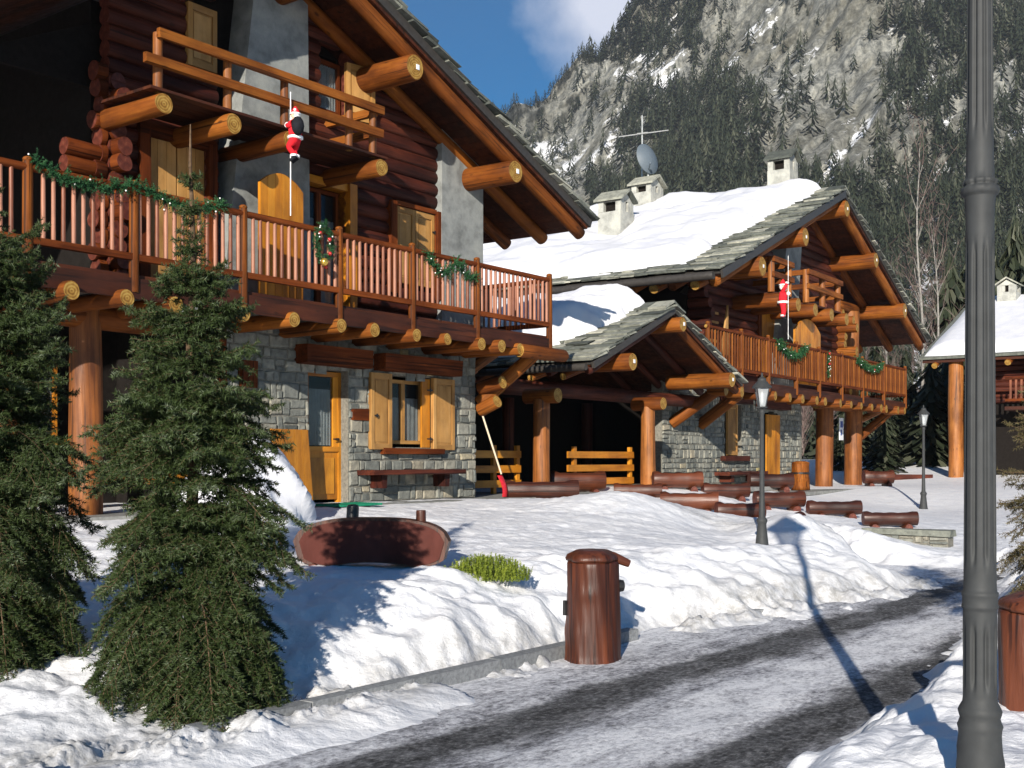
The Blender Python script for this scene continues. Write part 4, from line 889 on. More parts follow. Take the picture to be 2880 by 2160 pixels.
#PART4
# ============================================================ needles
def brush(segs,dens=320,nl=.02,nw=.004,spread=.9,seed=1,fade=0,droop=0.0):
    rg=np.random.default_rng(seed); S=np.asarray(segs,float); a=S[:,:3]; b=S[:,3:6]; L_=np.linalg.norm(b-a,axis=1); n=np.maximum(4,(L_*dens).astype(int))
    idx=np.repeat(np.arange(len(S)),n); t_=rg.random(len(idx)); d=(b-a)[idx]/np.maximum(L_[idx],1e-5)[:,None]; p=a[idx]+(b-a)[idx]*t_[:,None]
    r=rg.normal(size=(len(idx),3)); r-=d*(r*d).sum(1)[:,None]; r/=np.linalg.norm(r,axis=1)[:,None]+1e-9
    nd=d*.55+r*spread; nd/=np.linalg.norm(nd,axis=1)[:,None]; l=nl*rg.uniform(.6,1.15,len(idx))
    sd=np.cross(nd,rg.normal(size=(len(idx),3))); sd/=np.linalg.norm(sd,axis=1)[:,None]+1e-9
    V=np.stack([p-sd*nw/2,p+sd*nw/2,p+nd*l[:,None]],1).reshape(-1,3); F=np.arange(len(V)).reshape(-1,3)
    lv=S[:,6][idx] if S.shape[1]>6 else rg.random(len(S))[idx]
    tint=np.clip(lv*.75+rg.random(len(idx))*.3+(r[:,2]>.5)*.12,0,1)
    return V,F,tint
def stems(segs,r):
    mb=MB()
    for s in segs:
        p0=Vector(s[:3]);p1=Vector(s[3:6]); ax=(p1-p0).normalized(); u=ax.orthogonal().normalized(); w=ax.cross(u); V=[];rr_=r if not isinstance(r,(list,)) else r[0]
        for p,k in ((p0,1),(p1,.6)):
            for i in range(3): q=2.094*i; V.append(p+(u*math.cos(q)+w*math.sin(q))*s[7]*k)
        mb.add(V,[(0,1,4,3),(1,2,5,4),(2,0,3,5)],V,.5)
    return mb
def spruce(name,label,loc,H,prof,seed,mat='spruce',lean=0,leader=.6,whorl=.155,side=1.25,dens=360,gap=None,group=None):
    rg=random.Random(seed); root=thing(name,label,'spruce tree',loc,0,group)
    mb=MB(); n=14; 
    for i in range(n):
        z0=H*i/n;z1=H*(i+1)/n; r0=.045*(1-z0/H)**.8*H/3.7+.006; r1=.045*(1-z1/H)**.8*H/3.7+.004
        mb.tube((.012*math.sin(i*1.3),.01*math.cos(i),z0-.1*(i==0)),(.012*math.sin((i+1)*1.3),.01*math.cos(i+1),z1),r0,r1,seg=8,n=2,bev=0,caps=(0,0))
    mb.build('trunk','bark',root,smooth=True)
    segs=[];st=[]; z=.10
    while z<H-leader*.15:
        Rz=prof(z); top_=z>H-leader
        nb=3 if top_ else rg.randint(7,9)
        a0=rg.random()*6.28
        for k in range(nb):
            if gap and gap(z,a0+6.28*k/nb): continue
            q=a0+6.28*k/nb+rg.uniform(-.25,.25); L_=Rz*rg.choice((.6,.8,.95,1.05,1.25))*rg.uniform(.85,1.1)*(.55 if top_ else 1)
            if L_<.05: continue
            el_=rg.uniform(-.15,.35)+(.75 if top_ else .45*(z/H)); p=Vector((0,0,z)); d=Vector((math.cos(q)*math.cos(el_),math.sin(q)*math.cos(el_),math.sin(el_)))
            ns=max(3,int(L_/.075)); sl=L_/ns; fr=rg.random()
            for j in range(ns):
                f=j/ns; d2=d.copy(); d2.z+= -.55*math.sin(f*3.14)*(1-z/H)+ (.55*f*f); d2.normalize(); e=p+d2*sl
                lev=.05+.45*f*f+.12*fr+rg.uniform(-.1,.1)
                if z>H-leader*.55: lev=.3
                segs.append((*p,*e,lev)); st.append((*p,*e,0,.006*(1-f)*max(.4,L_)+.0018))
                if (f>.12 and not top_) or (top_ and f>.3):
                    for sgn in (-1,1):
                        lt=(L_*(1-f)*.50+.05)*rg.uniform(.55,1.1)*side; lt=min(lt,.34)
                        sd=Vector((-d2.y,d2.x,0)).normalized()*sgn; dd=(d2*.75+sd*.75+Vector((0,0,rg.uniform(-.75,.15)))).normalized()
                        m=p+dd*lt*.5+Vector((0,0,-.006)); e2=p+dd*lt+Vector((0,0,-.02+.03*rg.random()))
                        lev2=min(1,lev+.10*rg.random()); segs.append((*p,*m,lev2)); segs.append((*m,*e2,min(1,lev2+.10))); st.append((*p,*e2,0,.002))
                        if lt>.09:
                            for s2 in (-1,1):
                                for f2 in (.35,.65):
                                    l3=lt*.42*(1.25-f2)*rg.uniform(.6,1.2); b0=p+dd*lt*f2; sd2=dd.cross(Vector((0,0,1))).normalized()*s2
                                    d3=(dd*.7+sd2*.7+Vector((0,0,rg.uniform(-.8,.15)))).normalized(); segs.append((*b0,*(b0+d3*l3),min(1,lev2+.12*rg.random())))
                p=e; d=d2
        z+=whorl*rg.choice((.22,.35,.45,.95))
    V,F,tn=brush([s for s in segs],dens,.031,.0066,seed=seed)
    link('crown',fastmesh('crown',V,F,[mat],tint=tn),root)
    stems(st,.003).build('branches','bark',root)
    return root
prof1=lambda z: float(np.interp(z,[0,.25,.6,.9,1.1,1.3,1.65,2.0,2.3,2.65,2.85,3.1,3.75],[.50,.74,.92,.78,.62,.70,.74,.54,.40,.30,.21,.13,.04]))
spruce('spruce_tree','tall frosted young spruce with a bare leader standing by the kerb',(-2.02,7.25,-.02),3.78,prof1,3,leader=.95)
prof2=lambda z: float(np.interp(z,[0,.3,1.0,1.6,2.2,2.8,3.5],[.70,.86,.92,.84,.66,.46,.26]))
spruce('spruce_tree','shorter bushy spruce cut off by the left edge of the picture',(-3.56,7.7,.06),3.5,prof2,5,leader=.55)
prof3=lambda z: float(np.interp(z,[0,.3,1.0,1.6,2.2,2.8],[.5,.62,.55,.4,.22,.04]))
spruce('spruce_tree','small browning spruce behind the big lamp post at the right edge',(4.75,9.9,.25),2.35,lambda z:prof3(z),9,mat='spruceb',leader=.3,dens=150)
# ============================================================ lamps
def small_lamp(loc,label,H=3.05):
    t=thing('street_lamp',label,'street lamp',loc,0,'small street lamps')
    mb=MB(); mb.lathe([(.13,-.4),(.13,.02),(.115,.05),(.075,.40),(.085,.44),(.098,.47),(.085,.50),(.055,.54),(.045,.9),(.036,2.30),(.05,2.33),(.05,2.37),(.03,2.40)],seg=16); mb.build('post','iron',t,smooth=True)
    mb=MB(); b=2.42; q_=.62
    for k in range(4):
        q=math.pi/4+k*math.pi/2; c,s=math.cos(q),math.sin(q); mb.tube((c*.07,s*.07,b),(c*.145,s*.145,b+.34),.010,seg=6,wob=0)
    mb.lathe([(.05,b-.02),(.10,b),(.10,b+.02)],seg=4,fl=None); 
    mb.lathe([(.165,b+.34),(.175,b+.36),(.09,b+.45),(.075,b+.47),(.075,b+.50),(.02,b+.54),(.015,b+.60),(.001,b+.61)],seg=16); mb.build('lantern','iron',t)
    mb=MB()
    for k in range(4):
        q=math.pi/4+k*math.pi/2; q2=q+math.pi/2; V=[(math.cos(q)*.066,math.sin(q)*.066,b+.02),(math.cos(q2)*.066,math.sin(q2)*.066,b+.02),(math.cos(q2)*.14,math.sin(q2)*.14,b+.34),(math.cos(q)*.14,math.sin(q)*.14,b+.34)]
        mb.add(V,[(0,1,2,3)],V,.5)
    mb.build('lamp_glass','lglass',t)
    mb=MB(); mb.lathe([(.02,b+.05),(.03,b+.1),(.03,b+.24),(.015,b+.28)],seg=10); mb.build('bulb','bulb',t,smooth=True); return t
m,t,b=newmat('clear lamp panes',.15,.5); b.inputs['Base Color'].default_value=(.45,.48,.5,1); b.inputs['Alpha'].default_value=.55; M['lglass']=m
small_lamp((3.63,16.7,.36),'slim dark street lamp standing in the snow bank in front of the log benches').scale=(.84,.84,.84)
small_lamp((11.88,33.2,gz(11.88,33.2)-.02),'distant slim street lamp standing near the second chalet and the birch trunks')
bl=thing('street_lamp','big fluted dark grey lamp post in the right foreground, its lantern out of view','street lamp',(1.872,4.6,0),0)
def flute(n,dep): return lambda q,z: 1-dep*(max(0,math.cos(n*q))**2)
mb=MB(); fl=8
def flr(q,z):
    f=0
    for a,b_ in ((1.22,2.52),(2.72,2.78),(.72,1.0),(2.95,4.1)):
        if a<z<b_: e=min((z-a)/.05,(b_-z)/.05,1); f=max(f,e)
    return 1-.22*f*max(0,math.cos(fl*q))**1.2
prof=[(.17,-.2),(.17,.1),(.16,.14)]+[(.155-.052*((z-.14)/.43)**.7,z) for z in np.linspace(.16,.55,8)]+[(.107,.57),(.112,.585),(.104,.60),(.098,.615),(.104,.63),(.108,.645),(.10,.66),(.086,.68),(.083,.70)]
prof+=[(.083,z) for z in np.linspace(.72,1.02,14)]+[(.083,1.04),(.083,1.05),(.0895,1.055),(.090,1.065),(.0865,1.07),(.0865,1.10),(.090,1.105),(.090,1.118),(.083,1.122),(.081,1.14)]
prof+=[(.080-(z-1.14)*.0075,z) for z in np.linspace(1.16,2.58,50)]+[(.069,2.60),(.072,2.66),(.076,2.695),(.077,2.70),(.089,2.705),(.094,2.715),(.095,2.725),(.092,2.735),(.080,2.74),(.079,2.745),(.085,2.75),(.086,2.76),(.080,2.765),(.071,2.77),(.070,2.80)]
prof+=[(.067-(z-2.8)*.008,z) for z in np.linspace(2.84,4.15,36)]+[(.05,4.2),(.07,4.22),(.03,4.26)]
K=.062/.080
mb.lathe([(r*K,z) for r,z in prof],seg=96,fl=lambda q,z:flr(q,z)*(1+ (.05*math.cos(7*q)*math.sin(z*40) if z<.56 else 0))); mb.build('post','iron',bl,smooth='all')
mb=MB()
for k in range(4):
    q=math.pi/4+k*math.pi/2; c,s=math.cos(q),math.sin(q); mb.tube((c*.13,s*.13,4.28),(c*.27,s*.27,4.78),.014,seg=6,wob=0)
mb.lathe([(.32,4.78),(.33,4.81),(.16,4.96),(.13,5.0),(.03,5.08),(.001,5.16)],seg=16); mb.lathe([(.03,4.2),(.18,4.27),(.18,4.29)],seg=16); mb.build('lantern','iron',bl)
mb=MB()
for k in range(4):
    q=math.pi/4+k*math.pi/2; q2=q+math.pi/2; V=[(math.cos(q)*.125,math.sin(q)*.125,4.29),(math.cos(q2)*.125,math.sin(q2)*.125,4.29),(math.cos(q2)*.265,math.sin(q2)*.265,4.78),(math.cos(q)*.265,math.sin(q)*.265,4.78)]
    mb.add(V,[(0,1,2,3)],V,.5)
mb.build('lamp_glass','lglass',bl)
# ============================================================ log litter bins
def log_bin(loc,label,r,h,mats='bench',rz=0,ring=True):
    t=thing('litter_bin',label,'litter bin',loc,rz)
    V=lambda q,z:1+.05*math.sin(3*q+1)+.035*math.sin(5*q+z*4)+.05*max(0,math.cos(q-3.0))*math.exp(-((z-h*.28)/.06)**2)+.06*max(0,math.cos(q+1.9))**6*math.exp(-((z-h*.63)/.05)**2)+.02*math.sin(17*q+z*9)
    mb=MB(); mb.lathe([(r*1.12,-.15),(r*1.1,.03)]+[(r*(1.08-.06*z/h),z) for z in np.linspace(.06,h*.88,22)]+[(r*1.0,h*.9)],seg=64,fl=V); mb.build('log_body',mats,t,smooth=True)
    mb=MB(); mb.lathe([(r*1.03,h*.9),(r*1.06,h*.92),(r*.98,h*.955),(r*.62,h*.995),(r*.5,h),(.001,h*.99)],seg=40,fl=lambda q,z:1+.06*math.sin(3*q+1)+.05*math.sin(5*q)); mb.tube((r*.75,0,h*.94),(r*1.5,.02,h*.87),.045,.032,seg=10); mb.build('lid',mats,t,smooth='all')
    if ring:
        mb=MB(); mb.lathe([(r*.2,0),(r*.25,.02),(r*.22,.05),(r*.1,.06)],seg=14); o=mb.build('lock','black',t,loc=(r*1.02,0,h*.68)); o.rotation_euler=(0,R(90),0)
        mb=MB(); mb.tube((-r*1.08,.0,h*.42),(-r*1.08,.0,h*.55),.018,seg=8); mb.build('hinge','black',t)
    return t
log_bin((.655,9.42,-.02),'glossy red brown hollow log litter bin standing on the roadside in the centre',.205,.93)
log_bin((2.83,6.05,.02),'dark red log litter bin half hidden behind the big lamp post at the right edge',.24,.93,rz=1,ring=False)
o=log_bin((9.6,38.2,.76),'orange log litter bin with a black iron band beside the second chalet posts',.42,1.42,'log',rz=2,ring=False)
mb=MB(); mb.lathe([(.475,.72),(.485,.74),(.485,.80),(.475,.82)],seg=30); mb.build('iron_band','black',o); o.location=(9.1,36.3,.76); o.scale=(.6,.6,.58)
# ============================================================ big carved log board in the snow
bg_=thing('log_sign','large halved log with a blank brown oval face lying on short feet in the snow','log sign',(-1.36,11.2,.57),R(-4))
mb=MB(); 
P=[];n=30
xs_=[-.76+1.52*i/n for i in range(n+1)]
eu=lambda x:max(0,1-abs(x/.765)**3.6)**.38
up=[(x,.22+.255*eu(x)+.035*math.cos(x*1.9)) for x in xs_]; lo=[(x,.22-.20*eu(x)+.06*max(0,1-(x/.46)**2)) for x in xs_][::-1]
mb.prism(up+lo[1:-1],-.10,.12); mb.build('log_body','bench',bg_)
mb=MB(); mb.prism([(x*.93+.01,.235+ (z-.235)*.91) for x,z in up+lo[1:-1]],-.113,-.098,tint=.5); mb.build('sign_face','board',bg_)
for x in (-.55,.50):
    mb=MB(); mb.tube((x,-.14,.0),(x,.2,.0),.07,seg=14,em=1,wob=.06); mb.build('foot',['bench','dend'],bg_,smooth=True)
mb=MB(); mb.tube((.47,.05,.40),(.47,.05,.58),.05,seg=12,em=1); mb.build('peg',['bench','dend'],bg_,smooth=True)
bp=thing('marker_post','short black post behind the left end of the log sign','post',(-1.62,11.5,.62),0); mb=MB(); mb.tube((0,0,-.1),(.03,0,.56),.065,.062,seg=14,wob=.01,em=0); mb.ball((.03,0,.56),.06,(1,1,.3)); mb.build('shaft','black',bp,smooth=True)
gm=MB(); gm.box((-.45,-.3,0),(.45,.3,.03),jit=.004); 
for i in range(9): gm.box((-.44,-.27+.06*i,.031),(.44,-.25+.06*i,.036))
m=plain('green mat',(.02,.22,.12),.8,.1); M['green']=m; o=gm.build('door_mat','green',loc=F1(-4.05,-.75,-.01),rz=F1.rz); tag(o,'flat green door mat lying before the glazed chalet door','door mat')
# ============================================================ log benches
def log_bench(x,y,z,ln,r,ang,label,feet=True,tone='bench'):
    t=thing('log_bench',label,'log bench',(x,y,z),R(ang),'split log benches in front of the shelter')
    mb=MB(); 
    n=12;seg=18;V=[];G=[]
    for j in range(n+1):
        u=-1+2*j/n; rr_=r*(1-.03*math.cos(j*1.1)+.02*math.sin(j*2.3)); 
        if j in(0,n): rr_*=.93
        for i in range(seg):
            q=6.283*i/seg; zz=math.sin(q)*rr_; flat=r*(.74 if abs(u)<.70 else .96); zz=min(zz,flat+.006*math.sin(j*2+q)); V.append((u*ln/2,math.cos(q)*rr_,zz+r+.07)); G.append((u*ln/2+x,math.cos(q)*r+y,zz))
    F=[(j*seg+i,j*seg+(i+1)%seg,(j+1)*seg+(i+1)%seg,(j+1)*seg+i) for j in range(n) for i in range(seg)]
    mb.add(V,F,G,random.random(),0)
    mb.add(V[:seg],[tuple(range(seg))[::-1]],[(g[1]-y,g[2],0) for g in G[:seg]],.5,1); mb.add(V[-seg:],[tuple(range(seg))],[(g[1]-y,g[2],0) for g in G[-seg:]],.5,1)
    mb.build('seat_log',[tone,'dend'],t,smooth=True)
    if feet:
        for s in (-1,1):
            mb=MB(); mb.tube((s*ln*.30,-r*1.25,.03),(s*ln*.30,r*1.25,.03),.09,seg=12,wob=.07); mb.build('foot_log',[tone,'dend'],t,smooth=True)
    return t
LB=[(.54,21.66,.80,1.42,.20,4,'dark log bench nearest the chalet corner, in front of the plank fence'),
(1.41,25.0,.88,1.22,.23,12,'short thick orange brown log bench behind the first one, by the shelter post'),
(2.68,24.5,.74,1.02,.17,-4,'low log bench mostly hidden by the crest of the snow mound'),
(3.74,26.0,.92,1.12,.20,4,'bright red brown log bench right of the second shelter post'),
(4.83,26.0,.70,1.06,.18,5,'log bench in the middle of the group, left of the slim lamp'),
(3.58,23.2,.54,1.16,.20,-10,'dark log bench tilting down to the right behind the snow mound'),
(4.45,22.43,.40,.95,.18,4,'lowest dark log bench directly left of the slim lamp post'),
(5.83,25.1,.52,1.10,.19,6,'glossy red log bench crossing behind the slim lamp post'),
(6.75,30.0,.82,1.15,.21,4,'dark log bench under the wall shelf of the second chalet'),
(6.89,24.6,.38,1.14,.165,2,'straight red log bench alone in the snow right of the slim lamp'),
(7.46,22.7,.26,1.05,.15,-3,'rightmost red log bench beside the low stone planter'),
(12.8,40.2,.70,1.02,.26,0,'thick dark log bench far back right of the second chalet')]
for i,(x,y,z,ln,r,a,lab) in enumerate(LB):
    t=log_bench(x,y,z,ln,r,a,lab,True,'bench' if i not in(1,3) else 'bench')
tg=thing('log_stump','short stump end poking out of the snow between the benches','stump',(5.5,22.6,.34),.4); mb=MB(); mb.tube((-.25,0,.05),(.3,.05,.16),.12,seg=14,wob=.08); mb.build('stump_log',['bench','dend'],tg,smooth=True)
# snow on the benches
# stone planter
pl=thing('stone_planter','low mossy stone planter wall sticking out of the snow near the road bend','stone planter',(6.75,19.6,.16),R(-38))
mb=MB(); mb.box((-.75,-.16,.20),(.75,.16,.30),jit=.015); mb.build('coping','slate',pl)
stonewall(pl,-.7,.7,-.15,.2,y=-.10,scale=.7)
mb=MB(); mb.box((0,0,0),(1.9,.05,.22),jit=.01); o=mb.build('timber_plank','wall',loc=(15.2,46.5,gz(15.2,46.5)+.02),rz=.1); tag(o,'reddish timber plank lying on the snow behind the far lamp','plank')
# ============================================================ shovel
sh=thing('snow_shovel','snow shovel with pale handle and red blade leaning on the stone corner','snow shovel',F1(.10,-.35,0.0),F1.rz)
mb=MB(); mb.tube((.22,-.02,.42),(-.10,.22,1.62),.018,seg=8,wob=.01); mb.build('handle','shaft',sh,smooth=True)
mb=MB(); V=[];F=[]
for j in range(7):
    for i in range(5):
        u=-.19+.095*i; V.append((.22+.13*(j/6)**.5*0+ .02*math.sin(j/6*3.1)+.09*(j/6),-.02-.10*math.sin(j/6*2.2)+u*u*1.2+u*.15,.44-.44*j/6+0*u)); 
for j in range(6):
    for i in range(4): a=j*5+i; F.append((a,a+1,a+6,a+5))
V=[(x+u_*.0,y,z) for (x,y,z),u_ in zip(V,[0]*len(V))]
V=[(x+(-.19+.095*(k%5))*.75,y,z) for k,(x,y,z) in enumerate(V)]
V2=[(x,y+.015,z) for x,y,z in V]; mb.add(V,F,V,.5); mb.add(V2,[f[::-1] for f in F],V2,.5); o=mb.build('blade','redp',sh,smooth='all'); o.scale=(.72,.8,.9); o.location=(.07,0,.0)
# ============================================================ snow heap
n1,n2=60,40; V=[]
for j in range(n2):
    for i in range(n1):
        q=6.283*i/(n1-1); f=j/(n2-1); r_=(1-f)**.75; hh=1.32*math.sin(f*1.5708)
        V.append((math.cos(q)*1.0*r_,math.sin(q)*.85*r_,hh-.15))
V=np.array(V); nn=fbm(V[:,0]*2.2+V[:,2],V[:,1]*2.2+V[:,2]*1.7,401,5); V[:,0]*=1+.25*nn; V[:,1]*=1+.25*nn; V[:,2]+=.06*nn
me=fastmesh('snow_heap',V,grid(n1,n2),['snow'],smooth=True); o=link('snow_heap',me,loc=(-3.55,14.9,.80)); tag(o,'tall heap of cleared snow piled behind the spruce by the orange door leaf','snow heap')
# ============================================================ bush
segs=[];rg=random.Random(4)
for i in range(520):
    q=rg.random()*6.28; r_=math.sqrt(rg.random()); x=math.cos(q)*r_*.62; y=math.sin(q)*r_*.30; h=.16*(1-r_*r_)+.08+.06*rg.random(); zb=.02
    segs.append((x,y,zb,x+rg.uniform(-.06,.06),y+rg.uniform(-.05,.05),h+zb,rg.random()))
V,F,tn=brush(segs,260,.022,.010,1.0,seed=8)
bs=thing('bush','low yellow green evergreen bush poking out of the snow bank','bush',(-.22,10.75,gz(-.22,10.75)-.03),R(-20)); bs.scale=(.66,.8,.85); link('foliage',fastmesh('foliage',V,F,['bush'],tint=tn),bs)
V,F,tn=brush([(x*.2,y*.2,0,x*.2,y*.2,.12,.5) for x,y in ((1,0),(0,1),(-1,0),(0,-1))],60,.03,.01,seed=3)
# ============================================================ garlands
def garland(label,frame,pts,seed,rad=.075,lights=14,reds=3,sc_=1.0,tex=True):
    rg=random.Random(seed); o0=frame(*pts[0]); t=thing('garland',label,'garland',o0,0,'evergreen garlands on the balcony railings')
    W_=[Vector(frame(*p))-Vector(o0) for p in pts]; segs=[]; dense=[]
    for a,b in zip(W_[:-1],W_[1:]):
        L_=(b-a).length; n=max(1,int(L_/.04))
        for k in range(n): dense.append(a+(b-a)*k/n+Vector((0,0,-.02*math.sin(k*.8))))
    for p in dense:
        for k in range(9):
            d=Vector((rg.uniform(-1,1),rg.uniform(-1,1),rg.uniform(-1.1,.9))).normalized()*rad*rg.uniform(.6,1.35)*sc_; segs.append((*p,*(p+d),rg.random()))
    V,F,tn=brush(segs,330/sc_,.028*sc_,.008*sc_,.9,seed=seed); link('greenery',fastmesh('greenery',V,F,['garl'],tint=tn),t)
    mb=MB()
    for k in range(lights):
        p=rg.choice(dense)+Vector((rg.uniform(-.05,.05),-rad*sc_*1.0,rg.uniform(-.12,.06))); mb.ball(p,.011*sc_,seg=6)
    mb.build('light_bulbs','bulb',t)
    if reds:
        for k in range(reds): mb=MB(); mb.ball(rg.choice(dense)+Vector((0,-rad*sc_,-rg.uniform(.02,.12))),.03*sc_,seg=8); mb.build('bauble','ornr',t,smooth='all')
    return t
yr=-1.20
def sw(x0,x1,n,z0,sag,per): return [(x0+(x1-x0)*i/n,yr,z0-sag*abs(math.sin(math.pi*((x0+(x1-x0)*i/n)-x0)/per))) for i in range(n+1)]
garland('long garland wound on the left part of the first balcony rail',F1,sw(-9.45,-6.75,22,4.08,.16,1.35)+[],1,.11,10,0)
garland('garland hanging in two swags on the right part of the first balcony rail',F1,sw(-2.72,-1.45,14,4.0,.26,.75),2,.12,6,0) 
garland('thick swag of garland at the left of the farther chalet balcony rail',F2,[(-4.9+.1*i,-.08,3.92-.28*math.sin(math.pi*i/20)) for i in range(21)],3,.11,6,0,1.5)
garland('short swag of garland at the right of the farther chalet balcony rail',F2,[(1.5+.12*i,-.08,3.9-.2*math.sin(math.pi*i/20)) for i in range(21)],4,.10,6,1,1.5)
garland('small vertical hanging garland on the middle of the farther balcony',F2,[(-1.15,-.1,3.9-.05*i) for i in range(15)],5,.06,8,2,1.3)
wr_=garland('oval wreath with red baubles hanging on the first balcony near the balcony door',F1,[(-5.02+.14*math.sin(6.283*i/16),-1.24,3.80+.26*math.cos(6.283*i/16)) for i in range(17)],6,.07,8,4)
wr_.name='wreath'; wr_['category']='wreath'; del wr_['group']
mb=MB(); mb.ball((.02,-.1,-.55),.06,seg=10); mb.build('gold_bauble','orng',wr_,smooth='all')
# ============================================================ climbing dolls in red suits
def limb(vs,es,rad,name,mat,parent,sub=2):
    me=bpy.data.meshes.new(name); me.from_pydata(vs,es,[]); o=bpy.data.objects.new(name,me); C.objects.link(o); o.parent=parent
    me.materials.append(M[mat]); md=o.modifiers.new('s','SKIN'); sv=me.skin_vertices[0] if me.skin_vertices else None
    if sv is None:
        bpy.context.view_layer.objects.active=o; bpy.ops.mesh.customdata_skin_add()
        sv=me.skin_vertices[0]
    for i,r_ in enumerate(rad): sv.data[i].radius=(r_,r_)
    sv.data[0].use_root=True
    m=o.modifiers.new('d','SUBSURF'); m.levels=sub; m.render_levels=sub; return o
def doll(loc,rz,H,label,rope_up,rope_dn,sack=True,legs_down=False):
    t=thing('climbing_doll',label,'doll',loc,rz); k=H
    # seen from the back-side: torso, one arm up the rope, legs bent on the rope
    vs=[(0,0,.42),(0,0,.56),(0,.0,.70),(0,0,.77),(-.10,-.0,.70),(-.17,-.07,.80),(-.10,-.12,.93),(.11,0,.70),(.17,-.08,.62),(.06,-.14,.68),
        (-.07,0,.36),(-.10,-.09,.20),(-.05,.0,.06),(.08,0,.36),(.10,-.10,.24),(.04,.02,.08)]
    if legs_down: vs[11]=(-.08,-.02,.2);vs[12]=(-.06,0,.03);vs[14]=(.09,-.02,.2);vs[15]=(.06,0,.03)
    es=[(0,1),(1,2),(2,3),(2,4),(4,5),(5,6),(2,7),(7,8),(8,9),(0,10),(10,11),(11,12),(0,13),(13,14),(14,15)]
    rd=[.115,.125,.10,.05,.06,.05,.04,.06,.05,.04,.08,.065,.05,.08,.065,.05]
    limb([tuple(c*k for c in v) for v in vs],es,[r*k for r in rd],'suit','red',t)
    mb=MB(); mb.ball((0,-.01*k,.84*k),.085*k,(1,1,1.1),14); mb.ball((0,-.098*k,.835*k),.016*k,seg=8); mb.build('head','skin',t,smooth='all')
    mb=MB(); mb.ball((0,-.055*k,.79*k),.075*k,(1,.7,.9),12); mb.ball((0,.035*k,.83*k),.085*k,(1,.7,.9),12); mb.build('beard','white',t,smooth='all')
    mb=MB(); mb.lathe([(.092*k,.88*k),(.085*k,.93*k),(.05*k,.99*k),(.02*k,1.03*k),(.001,1.04*k)],seg=14); mb.build('hat','red',t,smooth='all')
    def trim(fn): mb=MB(); fn(mb); mb.build('fur_trim','white',t,smooth='all')
    trim(lambda m:m.lathe([(.085*k,.868*k),(.108*k,.875*k),(.108*k,.90*k),(.085*k,.91*k)],seg=16)); trim(lambda m:m.ball((.07*k,.03*k,.95*k),.03*k)); trim(lambda m:m.lathe([(.12*k,.40*k),(.15*k,.41*k),(.15*k,.455*k),(.12*k,.465*k)],seg=16))
    trim(lambda m:m.tube((-.11*k,-.11*k,.90*k),(-.105*k,-.12*k,.94*k),.05*k,seg=10)); trim(lambda m:m.tube((.09*k,-.125*k,.66*k),(.06*k,-.14*k,.68*k),.05*k,seg=10))
    for sx_ in (-1,1): trim(lambda m:m.tube((sx_*.062*k,0,.11*k),(sx_*.055*k,0,.07*k),.06*k,seg=10))
    mb=MB(); mb.tube((-.05*k,.02*k,.06*k),(-.055*k,-.09*k,-.02*k),.045*k,.03*k,seg=10); mb.tube((.04*k,.03*k,.07*k),(.035*k,-.09*k,-.01*k),.045*k,.03*k,seg=10); mb.build('boots','blackc',t,smooth='all')
    if sack: mb=MB(); mb.ball((.12*k,.12*k,.62*k),.16*k,(.85,.75,1.15),14); mb.tube((.05*k,.08*k,.74*k),(.0,.03*k,.80*k),.03*k,seg=8); mb.build('sack','blackc',t,smooth='all')
    mb=MB(); mb.tube((-.07*k,-.14*k,-rope_dn),(-.07*k,-.14*k,H+rope_up),.008,seg=6,wob=0); mb.build('rope','white',t)
    return t
doll(F1(-5.68,-1.36,4.83),4.4,.72,'red suited climbing doll with a black sack hanging from the near upper balcony',.25,.75)
doll(F2(-5.2,-.32,4.45),F2.rz+.3,1.1,'red suited climbing doll on a white rope at the upper balcony of the farther chalet',.7,.6,False,True)
# ============================================================ trees behind
def fir(x,y,H,seed,lab,grp,sq=1.25):
    a,b,c=fir_template(seed,30,16); z=gz(x,y) if math.hypot(x,y)<62 else 1.6
    t=thing('fir_tree',lab,'fir tree',(x,y,z-.1),seed*1.3,grp)
    v=a*np.array([H*sq,H*sq,H]); n=np.random.default_rng(seed); v=v+n.normal(0,.012*H*.6,v.shape)
    link('crown',fastmesh('crown',v,b,['fir'],tint=c),t); mb=MB(); mb.tube((0,0,-.2),(0,0,H*.9),.03*H*.5,.01,seg=8,em=0,wob=.01); mb.build('trunk','bark',t); return t
gr='small conifers standing in the snow behind the second chalet'
for x,y,H,s,l in ((14.9,52,2.6,41,'smallest conifer seen between the two pillar posts of the farther chalet'),(16.2,50,3.2,42,'spiky conifer just right of the outer pillar of the farther chalet'),(17.6,54,3.4,43,'small dark conifer under the corner brace of the farther chalet'),
    (19.3,53,5.4,44,'tall green conifer behind the distant slim lamp'),(21.3,56,5.8,45,'dark conifer left of the third chalet posts'),(22.6,60,6.5,46,'conifer partly hidden behind the big lamp post'),(17.0,58,4.6,47,'rear conifer in the shade of the birch trunks')):
    fir(x,y,H,s,l,gr)
for k,(pxx,D,H) in enumerate(((862,64,6),(880,66,8),(950,66,12),(972,68,13),(995,65,12),(1015,66,14),(905,70,7),(1035,62,12))):
    x=(pxx-512)/1150*D; fir(x,D,H,60+k,'dark tall conifer at the foot of the wooded slope behind the chalets','tall conifers at the foot of the slope',1.0)
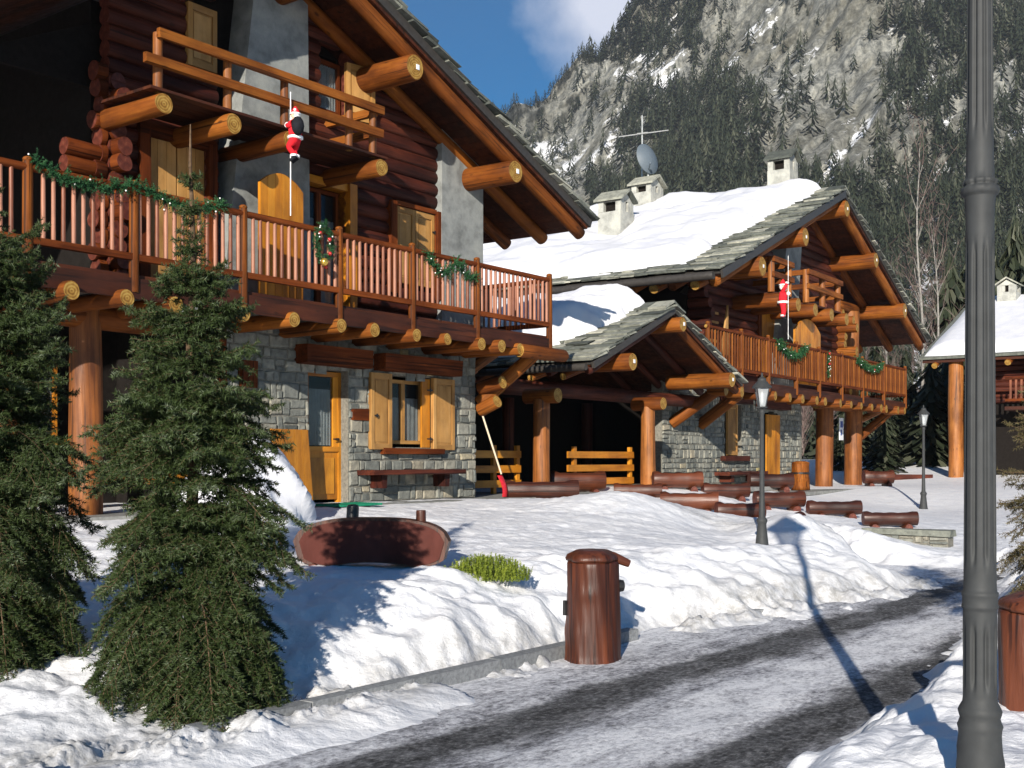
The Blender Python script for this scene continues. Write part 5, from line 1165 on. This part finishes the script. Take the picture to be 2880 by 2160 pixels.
def birch(x,y,H,seed,lab):
    rg=random.Random(seed); t=thing('birch_tree',lab,'birch tree',(x,y,gz(x,y)-.1),0,'leafless birches behind the second chalet'); mb=MB(); br=MB()
    p=Vector((0,0,-.2)); d=Vector((rg.uniform(-.05,.05),0,1)); n=10
    for i in range(n):
        d.x+=rg.uniform(-.07,.07); d.normalize(); e=p+d*(H/n); r0=.085*(1-i/n)+.02; mb.tube(p,e,r0,.085*(1-(i+1)/n)+.015,seg=8,n=1,bev=0,caps=(0,0),wob=.02)
        if i>2:
            for k in range(3):
                q=rg.random()*6.28; b=p.copy(); dd=Vector((math.cos(q)*.5,math.sin(q)*.5,1)).normalized()
                for j in range(4):
                    f=b+dd*H*.055; (br if j>0 else mb).tube(b,f,.02*(1-j*.2),.016*(1-j*.2),seg=5,n=1,bev=0,caps=(0,0),wob=0)
                    for s in range(3): 
                        g=f+Vector((rg.uniform(-.5,.5),rg.uniform(-.5,.5),rg.uniform(.1,.6))); br.tube(f,g,.010,.006,seg=3,n=1,bev=0,caps=(0,0),wob=0)
                    b=f; dd=(dd+Vector((rg.uniform(-.3,.3),rg.uniform(-.3,.3),.1))).normalized()
        p=e
    mb.build('trunk','birch',t,smooth=True); br.build('twigs','brush',t); return t
birch(20.6,58,16,1,'forked white birch trunk rising behind the roof end of the farther chalet'); birch(21.6,59,12.5,2,'slim pale birch beside the forked one'); birch(19.9,61,9.5,3,'short leafless birch left of the pale trunks'); birch(22.6,60.5,10.5,4,'thin birch nearest the third chalet roof')
# soil under the spruce, slush crumbs
rg=random.Random(11)
mb=MB(); n=0
segs=[(rg.uniform(-.45,.5),rg.uniform(-.12,.14),.0,rg.uniform(-.45,.5),rg.uniform(-.12,.14),.05,rg.random()) for _ in range(160)]
V,F,tn=brush([(a,b,c,a+rg.uniform(-.06,.06),b+rg.uniform(-.05,.05),.04,g) for a,b,c,d,e,f,g in segs],160,.02,.005,seed=21)
so_=bpy.data.objects.new('needle_litter',fastmesh('needle_litter',V,F,['mound'],tint=tn)); C.objects.link(so_); so_.location=(-1.75,7.15,.06); so_.rotation_euler=(0,0,.9); so_['kind']='stuff'; tag(so_,'brown fallen needles and soil under the tall spruce beside the kerb','needle litter')
# thin mountain air between the village and the cliffs
hz=MB(); hz.box((-1300,-60,-1.2),(1300,1900,1200)); hz_=hz.build('haze','room_shade'); hz_.data.materials.clear()
hm=bpy.data.materials.new('mountain air'); hm.use_nodes=True; hn=hm.node_tree; hn.nodes.clear(); ho=hn.nodes.new('ShaderNodeOutputMaterial'); hv=hn.nodes.new('ShaderNodeVolumePrincipled')
hv.inputs['Color'].default_value=(.86,.92,1,1); hv.inputs['Density'].default_value=.00014; hv.inputs['Anisotropy'].default_value=.2; hn.links.new(hv.outputs[0],ho.inputs['Volume']); hz_.data.materials.append(hm); hz_['kind']='stuff'
